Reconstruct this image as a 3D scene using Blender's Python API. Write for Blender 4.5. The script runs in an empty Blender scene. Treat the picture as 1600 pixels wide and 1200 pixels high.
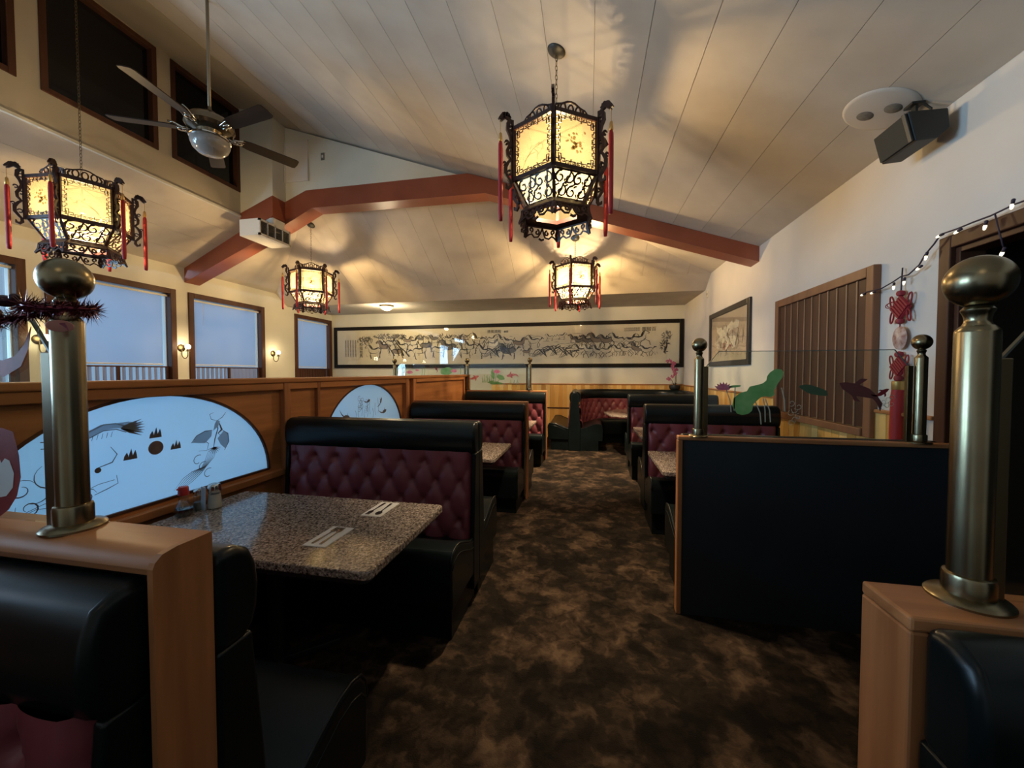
import bpy, math, random
from math import sin, cos, pi, radians, sqrt, atan2, atan, hypot
from mathutils import Vector, Matrix

random.seed(7)
sc = bpy.context.scene
COL = sc.collection

# ------------------------------------------------------------------ camera
YAW, PITCH = radians(11.305), radians(1.718)
fw = Vector((-sin(YAW) * cos(PITCH), cos(YAW) * cos(PITCH), -sin(PITCH)))
rt = Vector((cos(YAW), sin(YAW), 0.0))
up = rt.cross(fw)
cam = bpy.data.cameras.new('camera')
cam.sensor_width = 36.0
cam.lens = 13.5
cam.clip_start = 0.02
cam.clip_end = 100
camo = bpy.data.objects.new('camera', cam)
COL.objects.link(camo)
camo.matrix_world = Matrix(((rt.x, up.x, -fw.x, 0.0), (rt.y, up.y, -fw.y, 0.0), (rt.z, up.z, -fw.z, 1.5), (0, 0, 0, 1)))
sc.camera = camo

# ------------------------------------------------------------------ view, world, lights
sc.view_settings.view_transform = 'Standard'
sc.view_settings.look = 'None'
sc.view_settings.gamma = 1.0
sc.view_settings.use_curve_mapping = False
sc.view_settings.exposure = 0.0
sc.cycles.use_denoising = True
sc.cycles.max_bounces = 8
sc.cycles.diffuse_bounces = 4
sc.cycles.glossy_bounces = 3
sc.cycles.transmission_bounces = 4
sc.cycles.transparent_max_bounces = 12
sc.cycles.caustics_reflective = False
sc.cycles.caustics_refractive = False
sc.cycles.sample_clamp_indirect = 4.0

w = bpy.data.worlds.new('world')
sc.world = w
w.use_nodes = True
w.node_tree.nodes['Background'].inputs[0].default_value = (0.45, 0.66, 1.0, 1)
w.node_tree.nodes['Background'].inputs[1].default_value = 0.6


def area_light(name, loc, rot, sx, sy, power, color):
    l = bpy.data.lights.new(name, 'AREA')
    l.shape = 'RECTANGLE'
    l.size, l.size_y = sx, sy
    l.energy = power
    l.color = color
    o = bpy.data.objects.new(name, l)
    COL.objects.link(o)
    o.location = loc
    o.rotation_euler = rot
    return o


def point_light(name, loc, power, color, radius=0.05):
    l = bpy.data.lights.new(name, 'POINT')
    l.energy = power
    l.color = color
    l.shadow_soft_size = radius
    o = bpy.data.objects.new(name, l)
    COL.objects.link(o)
    o.location = loc
    return o


WARM = (1.0, 0.77, 0.49)
DAY = (0.43, 0.68, 1.0)
LANTERN_POWER = 520.0
SCONCE_POWER = 9.0
# daylight outside the left-hand windows (the nearer ones have their blinds up)
for y0, y1, pw in ((7.60, 8.87, 10), (5.245, 6.77, 12), (3.52, 5.045, 12), (1.80, 3.36, 15), (0.08, 1.62, 175), (-1.64, -0.1, 225)):
    area_light('window_daylight', (-7.05, (y0 + y1) / 2 + 0.25, 2.25), (0, -pi / 2 + 0.55, 0), 2.2, y1 - y0 + 0.9, pw * 2.1, DAY)
# unseen fill lights added behind the camera, no lantern bodies there
for x, y in ((-0.24, -0.75), (-4.6, -0.75)):
    point_light('rear_fill_light', (x, y, 2.9), 4, WARM, 0.25)

# ------------------------------------------------------------------ materials
_M = {}


def newmat(name):
    m = bpy.data.materials.new(name)
    m.use_nodes = True
    nt = m.node_tree
    b = nt.nodes['Principled BSDF']
    return m, nt, b


def rgb(c):
    return (c[0], c[1], c[2], 1.0)


def mat(name, col, rough=0.5, metal=0.0, col2=None, scale=8.0, stretch=(1, 1, 1), bump=0.0, bscale=60.0, detail=3.0, spec=0.5, emit=None, estr=0.0, coat=0.0, contrast=(0.35, 0.65)):
    if name in _M:
        return _M[name]
    m, nt, b = newmat(name)
    N, L = nt.nodes, nt.links
    b.inputs['Roughness'].default_value = rough
    b.inputs['Metallic'].default_value = metal
    b.inputs['Specular IOR Level'].default_value = spec
    b.inputs['Base Color'].default_value = rgb(col)
    if coat:
        b.inputs['Coat Weight'].default_value = coat
        b.inputs['Coat Roughness'].default_value = 0.08
    if col2 is not None or bump:
        tc = N.new('ShaderNodeTexCoord')
        mp = N.new('ShaderNodeMapping')
        mp.inputs['Scale'].default_value = stretch
        L.new(tc.outputs['Object'], mp.inputs['Vector'])
    if col2 is not None:
        no = N.new('ShaderNodeTexNoise')
        no.inputs['Scale'].default_value = scale
        no.inputs['Detail'].default_value = detail
        L.new(mp.outputs[0], no.inputs['Vector'])
        cr = N.new('ShaderNodeValToRGB')
        cr.color_ramp.elements[0].position = contrast[0]
        cr.color_ramp.elements[1].position = contrast[1]
        cr.color_ramp.elements[0].color = rgb(col)
        cr.color_ramp.elements[1].color = rgb(col2)
        L.new(no.outputs[0], cr.inputs[0])
        L.new(cr.outputs[0], b.inputs['Base Color'])
    if bump:
        n2 = N.new('ShaderNodeTexNoise')
        n2.inputs['Scale'].default_value = bscale
        n2.inputs['Detail'].default_value = 2.0
        L.new(mp.outputs[0], n2.inputs['Vector'])
        bp = N.new('ShaderNodeBump')
        bp.inputs['Strength'].default_value = bump
        bp.inputs['Distance'].default_value = 0.14 / bscale
        L.new(n2.outputs[0], bp.inputs['Height'])
        L.new(bp.outputs[0], b.inputs['Normal'])
    if emit is not None:
        b.inputs['Emission Color'].default_value = rgb(emit)
        b.inputs['Emission Strength'].default_value = estr
    _M[name] = m
    return m


def wood(name, c1, c2, rough=0.4, axis='z', scale=6.0, coat=0.0):
    st = {'x': (0.12, 1.4, 1.4), 'y': (1.4, 0.12, 1.4), 'z': (1.4, 1.4, 0.12)}[axis]
    return mat(name, c1, rough, col2=c2, scale=scale, stretch=st, detail=6.0, bump=0.06, bscale=40, coat=coat, spec=0.22)


M_LEATHER = mat('black_leather', (0.0035, 0.0062, 0.0068), 0.30, col2=(0.0052, 0.0092, 0.0102), scale=5, bump=0.12, bscale=220, spec=0.28)
M_RED = mat('burgundy_leather', (0.17, 0.036, 0.048), 0.38, col2=(0.21, 0.047, 0.060), scale=4, bump=0.10, bscale=220)
M_OAKZ = wood('oak_upright', (0.27, 0.105, 0.040), (0.46, 0.195, 0.078), 0.42, 'z', 11.0)
M_OAKY = wood('oak_along', (0.30, 0.118, 0.040), (0.47, 0.195, 0.070), 0.42, 'y', 10.0)
M_OAKX = wood('oak_across', (0.29, 0.118, 0.045), (0.48, 0.21, 0.085), 0.40, 'x', 11.0)
M_DARKWOOD = wood('dark_frame_wood', (0.058, 0.023, 0.013), (0.088, 0.035, 0.019), 0.45, 'z')
M_SHUTTER = wood('shutter_wood', (0.062, 0.026, 0.017), (0.090, 0.038, 0.025), 0.5, 'z')
M_TRIMWOOD = wood('warm_trim_wood', (0.20, 0.09, 0.047), (0.27, 0.125, 0.066), 0.45, 'z')
PINES = [wood('pine_%d' % i, c1, c2, 0.5, 'z', 5.0) for i, (c1, c2) in enumerate((
    ((0.66, 0.36, 0.10), (0.74, 0.44, 0.14)), ((0.58, 0.29, 0.075), (0.66, 0.36, 0.10)), ((0.76, 0.48, 0.17), (0.82, 0.56, 0.22))))]
M_BRASS = mat('aged_brass', (0.29, 0.24, 0.145), 0.27, 1.0, col2=(0.23, 0.185, 0.11), scale=9, detail=5)
M_BRASSDARK = mat('dark_brass', (0.16, 0.12, 0.065), 0.35, 1.0)
M_CHROME = mat('chrome', (0.62, 0.60, 0.56), 0.12, 1.0)
M_WALL = mat('wall_paint', (0.66, 0.62, 0.565), 0.75, col2=(0.70, 0.66, 0.605), scale=2.0, bump=0.05, bscale=90)
M_WALLY = mat('cream_wall_paint', (0.63, 0.605, 0.50), 0.75, col2=(0.67, 0.645, 0.54), scale=2.0, bump=0.05, bscale=90)
M_CEIL = mat('textured_ceiling_board', (0.53, 0.47, 0.395), 0.8, col2=(0.59, 0.53, 0.45), scale=3.0, bump=0.16, bscale=42)
M_TAN = mat('tan_paint', (0.42, 0.37, 0.275), 0.7, col2=(0.46, 0.40, 0.30), scale=2.0)
M_BEAM = mat('red_brown_beam_paint', (0.25, 0.068, 0.034), 0.33, col2=(0.29, 0.082, 0.042), scale=3.0, bump=0.10, bscale=50)
M_BLACKGLOSS = mat('black_window_glass', (0.006, 0.006, 0.008), 0.06)
M_BLACK = mat('black_plastic', (0.014, 0.015, 0.014), 0.5)
M_BLACKFRAME = mat('black_picture_frame', (0.012, 0.009, 0.007), 0.45, spec=0.15)
M_LACQUER = mat('dark_lacquer', (0.045, 0.013, 0.009), 0.38, col2=(0.03, 0.009, 0.007), scale=20)
M_TASSEL = mat('red_tassel_silk', (0.46, 0.018, 0.022), 0.6, col2=(0.34, 0.012, 0.016), scale=60, stretch=(1, 1, 0.03))
M_GOLD = mat('gold_thread', (0.70, 0.42, 0.14), 0.4, 0.7)
M_WHITE = mat('white_enamel', (0.70, 0.68, 0.62), 0.5)
M_GREYDUST = mat('dusty_grey', (0.16, 0.15, 0.13), 0.8)
M_PAPER = mat('napkin_paper', (0.78, 0.74, 0.68), 0.8)
M_STEEL = mat('cutlery_steel', (0.34, 0.33, 0.32), 0.25, 1.0)
M_INK = mat('ink_black', (0.022, 0.020, 0.018), 0.6)
M_INKGREY = mat('ink_grey', (0.16, 0.14, 0.12), 0.7)
M_INKBLUE = mat('ink_blue', (0.04, 0.05, 0.10), 0.7)
M_SCROLL = mat('aged_scroll_paper', (0.70, 0.62, 0.45), 0.75, col2=(0.78, 0.70, 0.52), scale=3.0, detail=5)
M_SCROLLEDGE = mat('scroll_mount_silk', (0.76, 0.69, 0.51), 0.75)
M_CABLE = mat('purple_black_cable', (0.03, 0.016, 0.035), 0.6)
M_BULB = mat('warm_bulb', (1, 0.9, 0.7), 0.4, emit=(1.0, 0.80, 0.48), estr=2.6)
M_FAIRY = mat('fairy_bulb', (1, 0.95, 0.8), 0.3, emit=(1.0, 0.92, 0.66), estr=1.6)
M_SCONCEBULB = mat('sconce_globe', (1, 0.9, 0.7), 0.4, emit=(1.0, 0.86, 0.55), estr=6.0)
M_DOME = mat('dome_glass', (1, 0.9, 0.7), 0.4, emit=(1.0, 0.84, 0.52), estr=1.6)
M_SOY = mat('soy_sauce', (0.008, 0.003, 0.002), 0.1)
M_SALT = mat('salt_grains', (0.72, 0.68, 0.60), 0.8)
M_REDCAP = mat('red_plastic_cap', (0.42, 0.02, 0.016), 0.4)
M_LOTUSGREEN = mat('decal_green', (0.13, 0.33, 0.085), 0.6, col2=(0.22, 0.42, 0.14), scale=12)
M_LOTUSPINK = mat('decal_pink', (0.62, 0.13, 0.20), 0.6, col2=(0.72, 0.28, 0.33), scale=20)
M_KOI = mat('decal_koi_red', (0.19, 0.012, 0.018), 0.6, col2=(0.27, 0.03, 0.03), scale=16)
M_ORCHID = mat('orchid_pink', (0.38, 0.07, 0.14), 0.6, col2=(0.50, 0.13, 0.20), scale=30)
M_STEM = mat('dark_stem', (0.05, 0.06, 0.025), 0.6)
M_KNOT = mat('red_cord', (0.27, 0.012, 0.022), 0.6)
M_TINSEL = mat('dark_red_tinsel', (0.14, 0.025, 0.045), 0.22, 0.7)
M_BAUBLE = mat('dark_plum_bauble', (0.05, 0.018, 0.03), 0.2, 0.3)
M_PINKTAG = mat('dusty_pink_tag', (0.46, 0.20, 0.17), 0.5)
M_CREAM = mat('cream_petal_paint', (0.88, 0.81, 0.62), 0.7)
M_ROSE = mat('dull_rose_paint', (0.38, 0.16, 0.14), 0.7)
M_PEARL = mat('pearl_brown', (0.10, 0.07, 0.075), 0.5, col2=(0.16, 0.11, 0.11), scale=18)
M_FANBLADE = wood('fan_blade_wood', (0.014, 0.007, 0.005), (0.026, 0.013, 0.008), 0.45, 'x')


def granite():
    m, nt, b = newmat('brown_granite')
    N, L = nt.nodes, nt.links
    tc = N.new('ShaderNodeTexCoord')
    v = N.new('ShaderNodeTexVoronoi')
    v.inputs['Scale'].default_value = 150
    n = N.new('ShaderNodeTexNoise')
    n.inputs['Scale'].default_value = 75
    n.inputs['Detail'].default_value = 6
    L.new(tc.outputs['Object'], v.inputs['Vector'])
    L.new(tc.outputs['Object'], n.inputs['Vector'])
    mx = N.new('ShaderNodeMix')
    mx.data_type = 'FLOAT'
    mx.inputs[0].default_value = 0.55
    L.new(v.outputs['Color'], mx.inputs[2])
    L.new(n.outputs[0], mx.inputs[3])
    cr = N.new('ShaderNodeValToRGB')
    e = cr.color_ramp.elements
    e[0].position, e[0].color = 0.30, (0.035, 0.028, 0.023, 1)
    e[1].position, e[1].color = 0.72, (0.60, 0.50, 0.41, 1)
    k = e.new(0.5)
    k.color = (0.26, 0.205, 0.165, 1)
    L.new(mx.outputs[0], cr.inputs[0])
    L.new(cr.outputs[0], b.inputs['Base Color'])
    b.inputs['Roughness'].default_value = 0.13
    return m


M_GRANITE = granite()


def carpet():
    m, nt, b = newmat('brown_leaf_carpet')
    N, L = nt.nodes, nt.links
    tc = N.new('ShaderNodeTexCoord')
    n0 = N.new('ShaderNodeTexNoise')
    n0.inputs['Scale'].default_value = 9
    n0.inputs['Detail'].default_value = 3
    L.new(tc.outputs['Object'], n0.inputs['Vector'])
    ad = N.new('ShaderNodeMixRGB')
    ad.blend_type = 'ADD'
    ad.inputs[0].default_value = 0.22
    L.new(tc.outputs['Object'], ad.inputs[1])
    L.new(n0.outputs[1], ad.inputs[2])
    n1 = N.new('ShaderNodeTexNoise')
    n1.inputs['Scale'].default_value = 4.6
    n1.inputs['Detail'].default_value = 3.5
    n1.inputs['Roughness'].default_value = 0.62
    L.new(ad.outputs[0], n1.inputs['Vector'])
    cr = N.new('ShaderNodeValToRGB')
    e = cr.color_ramp.elements
    e[0].position, e[0].color = 0.38, (0.008, 0.006, 0.0045, 1)
    e[1].position, e[1].color = 0.70, (0.115, 0.074, 0.045, 1)
    k = e.new(0.50)
    k.color = (0.022, 0.015, 0.010, 1)
    k = e.new(0.60)
    k.color = (0.060, 0.038, 0.024, 1)
    L.new(n1.outputs[0], cr.inputs[0])
    L.new(cr.outputs[0], b.inputs['Base Color'])
    b.inputs['Roughness'].default_value = 0.95
    b.inputs['Specular IOR Level'].default_value = 0.1
    n2 = N.new('ShaderNodeTexNoise')
    n2.inputs['Scale'].default_value = 160
    L.new(tc.outputs['Object'], n2.inputs['Vector'])
    bp = N.new('ShaderNodeBump')
    bp.inputs['Strength'].default_value = 0.5
    bp.inputs['Distance'].default_value = 0.01
    L.new(n2.outputs[0], bp.inputs['Height'])
    L.new(bp.outputs[0], b.inputs['Normal'])
    return m


M_CARPET = carpet()


def thin_glass(name, tint=(0.93, 0.97, 0.95), refl=1.0, base=0.035):
    m, nt, b = newmat(name)
    N, L = nt.nodes, nt.links
    N.remove(b)
    t = N.new('ShaderNodeBsdfTransparent')
    t.inputs[0].default_value = rgb(tint)
    g = N.new('ShaderNodeBsdfGlossy')
    g.inputs[0].default_value = (refl, refl, refl, 1)
    g.inputs[1].default_value = 0.02
    lw = N.new('ShaderNodeLayerWeight')
    pw_ = N.new('ShaderNodeMath')
    pw_.operation = 'POWER'
    pw_.inputs[1].default_value = 5.0
    L.new(lw.outputs['Facing'], pw_.inputs[0])
    f = N.new('ShaderNodeMath')
    f.operation = 'MULTIPLY_ADD'
    f.inputs[1].default_value = 0.9
    f.inputs[2].default_value = base
    L.new(pw_.outputs[0], f.inputs[0])
    mx = N.new('ShaderNodeMixShader')
    L.new(f.outputs[0], mx.inputs[0])
    L.new(t.outputs[0], mx.inputs[1])
    L.new(g.outputs[0], mx.inputs[2])
    L.new(mx.outputs[0], N['Material Output'].inputs[0])
    return m


M_GLASS = thin_glass('clear_glass')
M_GLASSBOTTLE = thin_glass('bottle_glass', (0.86, 0.90, 0.90), 1.0, 0.10)
M_GLASSPIC = thin_glass('picture_glass', (0.97, 0.97, 0.96), 0.8)


def translucent(name, col, dif, tw=0.6, clear=0.0, gloss=0.0):
    m, nt, b = newmat(name)
    N, L = nt.nodes, nt.links
    N.remove(b)
    t = N.new('ShaderNodeBsdfTranslucent')
    t.inputs[0].default_value = rgb(col)
    d = N.new('ShaderNodeBsdfDiffuse')
    d.inputs[0].default_value = rgb(dif)
    mx = N.new('ShaderNodeMixShader')
    mx.inputs[0].default_value = tw
    L.new(d.outputs[0], mx.inputs[1])
    L.new(t.outputs[0], mx.inputs[2])
    out = mx
    if clear:
        tr = N.new('ShaderNodeBsdfTransparent')
        tr.inputs[0].default_value = (1.0, 0.93, 0.78, 1)
        m2 = N.new('ShaderNodeMixShader')
        m2.inputs[0].default_value = clear
        L.new(mx.outputs[0], m2.inputs[1])
        L.new(tr.outputs[0], m2.inputs[2])
        out = m2
    if gloss:
        g = N.new('ShaderNodeBsdfGlossy')
        g.inputs[1].default_value = 0.08
        m3 = N.new('ShaderNodeMixShader')
        m3.inputs[0].default_value = gloss
        L.new(out.outputs[0], m3.inputs[1])
        L.new(g.outputs[0], m3.inputs[2])
        out = m3
    L.new(out.outputs[0], N['Material Output'].inputs[0])
    return m


M_BLIND = translucent('grey_blind_cloth', (0.53, 0.60, 0.72), (0.36, 0.39, 0.45), 0.5)
M_LOUVRE = translucent('cafe_shutter_louvre', (0.62, 0.60, 0.64), (0.34, 0.30, 0.30), 0.6)
M_FROST = translucent('frosted_glass', (0.68, 0.86, 0.98), (0.58, 0.76, 0.92), 0.62, gloss=0.05)
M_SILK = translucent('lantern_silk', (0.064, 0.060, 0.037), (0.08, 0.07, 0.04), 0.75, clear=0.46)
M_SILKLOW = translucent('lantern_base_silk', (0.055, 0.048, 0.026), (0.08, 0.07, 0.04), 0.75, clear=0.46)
M_SILKLOWDIM = translucent('lantern_base_silk_light_cut', (0.085, 0.078, 0.045), (0.08, 0.07, 0.04), 0.75, clear=0.17)  # less clear copy for the largest lantern, made to cut its downward light
M_TOPDIFFUSER = translucent('lantern_top_diffuser', (0.30, 0.26, 0.16), (0.2, 0.17, 0.1), 0.75, clear=0.10)  # for the sheet added over each lantern to soften light on the ceiling


def panel_dark(name, a, b_):
    return mat(name, a, 0.5, col2=b_, scale=4)


M_PANELCLOTH = mat('dark_panel_vinyl', (0.010, 0.013, 0.017), 0.6, col2=(0.013, 0.017, 0.021), scale=4, bump=0.08, bscale=200)


# ------------------------------------------------------------------ mesh builder
class B:
    def __init__(s):
        s.v, s.f = [], []

    def add(s, vs, fs):
        o = len(s.v)
        s.v += [tuple(p) for p in vs]
        s.f += [tuple(i + o for i in f) for f in fs]
        return s

    def box(s, x0, x1, y0, y1, z0, z1):
        vs = [(x, y, z) for x in (x0, x1) for y in (y0, y1) for z in (z0, z1)]
        return s.add(vs, [(0, 1, 3, 2), (4, 6, 7, 5), (0, 4, 5, 1), (2, 3, 7, 6), (0, 2, 6, 4), (1, 5, 7, 3)])

    def bar(s, p, q, wd, th, upv=(0, 0, 1)):
        p, q = Vector(p), Vector(q)
        d = (q - p).normalized()
        a = d.cross(Vector(upv))
        if a.length < 1e-5:
            a = d.cross(Vector((1, 0, 0)))
        a.normalize()
        b = a.cross(d)
        a, b = a * wd / 2, b * th / 2
        vs = [p - a - b, p - a + b, p + a - b, p + a + b, q - a - b, q - a + b, q + a - b, q + a + b]
        return s.add(vs, [(0, 1, 3, 2), (4, 6, 7, 5), (0, 4, 5, 1), (2, 3, 7, 6), (0, 2, 6, 4), (1, 5, 7, 3)])

    def tube(s, pts, r, seg=8, closed=False, caps=True):
        pts = [Vector(p) for p in pts]
        n = len(pts)
        rr = r if isinstance(r, (list, tuple)) else [r] * n
        ref = None
        vs = []
        for i, p in enumerate(pts):
            if closed:
                d = pts[(i + 1) % n] - pts[i - 1]
            else:
                d = pts[min(i + 1, n - 1)] - pts[max(i - 1, 0)]
            d.normalize()
            if ref is None:
                ref = Vector((0, 0, 1)) if abs(d.z) < 0.9 else Vector((1, 0, 0))
            a = (ref - d * ref.dot(d)).normalized()
            ref = a
            b = d.cross(a)
            for k in range(seg):
                t = 2 * pi * k / seg
                vs.append(p + (a * cos(t) + b * sin(t)) * rr[i])
        fs = []
        m = n if closed else n - 1
        for i in range(m):
            j = (i + 1) % n
            for k in range(seg):
                l = (k + 1) % seg
                fs.append((i * seg + k, i * seg + l, j * seg + l, j * seg + k))
        if caps and not closed:
            fs.append(tuple(range(seg))[::-1])
            fs.append(tuple((n - 1) * seg + k for k in range(seg)))
        return s.add(vs, fs)

    def lathe(s, prof, c=(0, 0, 0), seg=24, a0=0.0, sy=1.0):
        vs, fs = [], []
        n = len(prof)
        for r, z in prof:
            for k in range(seg):
                t = a0 + 2 * pi * k / seg
                vs.append((c[0] + r * cos(t), c[1] + r * sin(t) * sy, c[2] + z))
        for i in range(n - 1):
            for k in range(seg):
                l = (k + 1) % seg
                fs.append((i * seg + k, i * seg + l, (i + 1) * seg + l, (i + 1) * seg + k))
        if prof[0][0] > 1e-6:
            fs.append(tuple(range(seg))[::-1])
        if prof[-1][0] > 1e-6:
            fs.append(tuple((n - 1) * seg + k for k in range(seg)))
        return s.add(vs, fs)

    def prism(s, poly, fr, w0, w1):
        """polygon (u,v) extruded from w0 to w1 in frame fr"""
        n = len(poly)
        vs = [fr(u, v, w0) for u, v in poly] + [fr(u, v, w1) for u, v in poly]
        fs = [tuple(range(n))[::-1], tuple(range(n, 2 * n))]
        for i in range(n):
            j = (i + 1) % n
            fs.append((i, j, n + j, n + i))
        return s.add(vs, fs)

    def stroke(s, pts, wd, fr, w0, w1=None):
        """a brush stroke or fret bar along (u,v) points; flat when w1 is None, else a solid strip"""
        n = len(pts)
        ww = wd if isinstance(wd, (list, tuple)) else [wd] * n
        L, R = [], []
        for i in range(n):
            a = pts[max(i - 1, 0)]
            b = pts[min(i + 1, n - 1)]
            dx, dy = b[0] - a[0], b[1] - a[1]
            l = hypot(dx, dy) or 1.0
            nx, ny = -dy / l * ww[i] / 2, dx / l * ww[i] / 2
            L.append((pts[i][0] + nx, pts[i][1] + ny))
            R.append((pts[i][0] - nx, pts[i][1] - ny))
        if w1 is None:
            vs = [fr(u, v, w0) for u, v in L] + [fr(u, v, w0) for u, v in R]
            fs = [(i, i + 1, n + i + 1, n + i) for i in range(n - 1)]
        else:
            vs = [fr(u, v, w0) for u, v in L] + [fr(u, v, w0) for u, v in R] + [fr(u, v, w1) for u, v in L] + [fr(u, v, w1) for u, v in R]
            fs = []
            for i in range(n - 1):
                fs += [(i, i + 1, n + i + 1, n + i), (2 * n + i, 3 * n + i, 3 * n + i + 1, 2 * n + i + 1),
                       (i, 2 * n + i, 2 * n + i + 1, i + 1), (n + i, n + i + 1, 3 * n + i + 1, 3 * n + i)]
            fs += [(0, n, 3 * n, 2 * n), (n - 1, 3 * n - 1, 4 * n - 1, 2 * n - 1)]
        return s.add(vs, fs)

    def poly(s, pts, fr, w0):
        vs = [fr(u, v, w0) for u, v in pts]
        return s.add(vs, [tuple(range(len(pts)))])

    def grid(s, fn, nu, nv):
        vs = [fn(i / nu, j / nv) for i in range(nu + 1) for j in range(nv + 1)]
        fs = []
        for i in range(nu):
            for j in range(nv):
                a = i * (nv + 1) + j
                fs.append((a, a + nv + 1, a + nv + 2, a + 1))
        return s.add(vs, fs)

    def ball(s, c, r, seg=12, rings=8, sz=1.0):
        prof = [(r * sin(pi * i / rings) if 0 < i < rings else 0.0, -r * sz * cos(pi * i / rings)) for i in range(rings + 1)]
        return s.lathe(prof, c, seg)

    def mesh(s, name, m, smooth=False):
        me = bpy.data.meshes.new(name)
        me.from_pydata([tuple(p) for p in s.v], [], s.f)
        me.validate()
        me.update()
        me.materials.append(m)
        if smooth:
            me.polygons.foreach_set('use_smooth', [True] * len(me.polygons))
            if smooth is not True:
                me.set_sharp_from_angle(angle=radians(smooth))
        return me

    def obj(s, name, m, parent=None, smooth=False, bevel=0.0, bseg=2, kind=None, label=None, fixn=False):
        me = s.mesh(name, m, smooth)
        if fixn:
            import bmesh
            bm = bmesh.new()
            bm.from_mesh(me)
            bmesh.ops.recalc_face_normals(bm, faces=bm.faces)
            bm.to_mesh(me)
            bm.free()
        o = link(name, me, parent)
        if bevel:
            md = o.modifiers.new('bevel', 'BEVEL')
            md.width = bevel
            md.segments = bseg
            md.limit_method = 'ANGLE'
            md.angle_limit = radians(40)
            md.harden_normals = bool(smooth)
        if kind:
            o['kind'] = kind
        if label:
            o['label'] = label
        return o


def link(name, me, parent=None):
    o = bpy.data.objects.new(name, me)
    COL.objects.link(o)
    if parent is not None:
        o.parent = parent
    return o


def frame(O, U, V, N=None):
    O, U, V = Vector(O), Vector(U), Vector(V)
    N = Vector(N) if N is not None else U.cross(V)
    return lambda u, v, w_=0.0: O + U * u + V * v + N * w_


def thing(name, label, cat, loc=(0, 0, 0), rotz=0.0, group=None):
    o = bpy.data.objects.new(name, None)
    COL.objects.link(o)
    o.location = loc
    o.rotation_euler = (0, 0, rotz)
    o['label'] = label
    o['category'] = cat
    if group:
        o['group'] = group
    return o


def tag(o, label, cat, group=None):
    o['label'] = label
    o['category'] = cat
    if group:
        o['group'] = group
    return o


def struct(o):
    o['kind'] = 'structure'
    return o


def dup(root, loc, rotz=0.0, label=None, group=None, skip=()):
    r = root.copy()
    COL.objects.link(r)
    r.location = loc
    r.rotation_euler = (0, 0, rotz)
    if label:
        r['label'] = label
    if group:
        r['group'] = group
    for ch in list(root.children):
        if ch.name.split('.')[0] in skip:
            continue
        c = ch.copy()
        COL.objects.link(c)
        c.parent = r
        for g in list(ch.children):
            d = g.copy()
            COL.objects.link(d)
            d.parent = c
    return r


def arc(cx, cy, r, a0, a1, n=8, ry=None):
    ry = r if ry is None else ry
    return [(cx + r * cos(radians(a0 + (a1 - a0) * i / n)), cy + ry * sin(radians(a0 + (a1 - a0) * i / n))) for i in range(n + 1)]


def spiral(cx, cy, r0, r1, a0, a1, n=14):
    out = []
    for i in range(n + 1):
        t = i / n
        r = r0 + (r1 - r0) * t
        a = radians(a0 + (a1 - a0) * t)
        out.append((cx + r * cos(a), cy + r * sin(a)))
    return out


def taper(n, a, b, c=None):
    """n widths: thin - thick - thin"""
    c = a if c is None else c
    return [(a + (b - a) * (i / (n - 1)) * 2) if i / (n - 1) < 0.5 else (b + (c - b) * (i / (n - 1) * 2 - 1)) for i in range(n)]


XZ = frame((0, 0, 0), (1, 0, 0), (0, 0, 1), (0, 1, 0))      # u = x, v = z, w = y
YZ = frame((0, 0, 0), (0, 1, 0), (0, 0, 1), (1, 0, 0))      # u = y, v = z, w = x
XY = frame((0, 0, 0), (1, 0, 0), (0, 1, 0), (0, 0, 1))
# ------------------------------------------------------------------ room shell
XL, XR, YB, YR = -6.55, 2.02, 8.9, -3.0
SM, SL = 0.3386, 0.465                     # slopes of the two roof sides
ZR, ZL = 3.03, 3.22
XC = -5.18                                 # clerestory wall
YBEAM = 5.2


def zM(x):
    return ZR + SM * (XR - x)


def zLs(x):
    return ZL + SL * (x - XL)


struct(B().box(XL - 0.2, XR + 1.6, YR - 0.1, YB + 0.1, -0.1, 0.0).obj('floor', M_CARPET))

# back and rear walls
wall_back = struct(B().box(XL - 0.2, XR + 0.2, YB, YB + 0.12, 0, 3.4).obj('wall_back', M_WALLY))
struct(B().box(XL - 0.2, XR + 1.6, YR - 0.12, YR, 0, 6.0).obj('wall_rear', M_WALL))

# right wall with the dark doorway
DY0, DY1, DZ = -0.9, 2.63, 2.20
b = B()
b.box(XR, XR + 0.14, DY1, YB, 0, 3.45)
b.box(XR, XR + 0.14, YR, DY0, 0, 3.45)
b.box(XR, XR + 0.14, DY0, DY1, DZ, 3.45)
wall_right = struct(b.obj('wall_right', M_WALL))
M_VOID = mat('unlit_room_dark', (0.035, 0.030, 0.026), 0.8, col2=(0.045, 0.038, 0.032), scale=2)  # darkness of the unlit back room put into its wall colour
b = B()
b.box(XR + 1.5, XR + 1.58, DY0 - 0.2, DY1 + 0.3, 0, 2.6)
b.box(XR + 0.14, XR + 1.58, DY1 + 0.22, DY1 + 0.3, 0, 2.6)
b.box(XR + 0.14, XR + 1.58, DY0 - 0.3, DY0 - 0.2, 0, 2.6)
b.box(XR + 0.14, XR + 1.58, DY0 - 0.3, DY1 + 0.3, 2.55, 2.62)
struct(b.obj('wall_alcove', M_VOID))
b = B()
b.box(XR - 0.025, XR + 0.15, DY1, DY1 + 0.075, 0, DZ + 0.075)
b.box(XR - 0.025, XR + 0.15, DY0 - 0.075, DY0, 0, DZ + 0.075)
b.box(XR - 0.025, XR + 0.15, DY0, DY1, DZ, DZ + 0.075)
struct(b.obj('door_1', M_DARKWOOD, bevel=0.006))
b = B()
b.box(XR + 0.0, XR + 0.12, DY1 - 0.03, DY1, 0, DZ)
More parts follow.
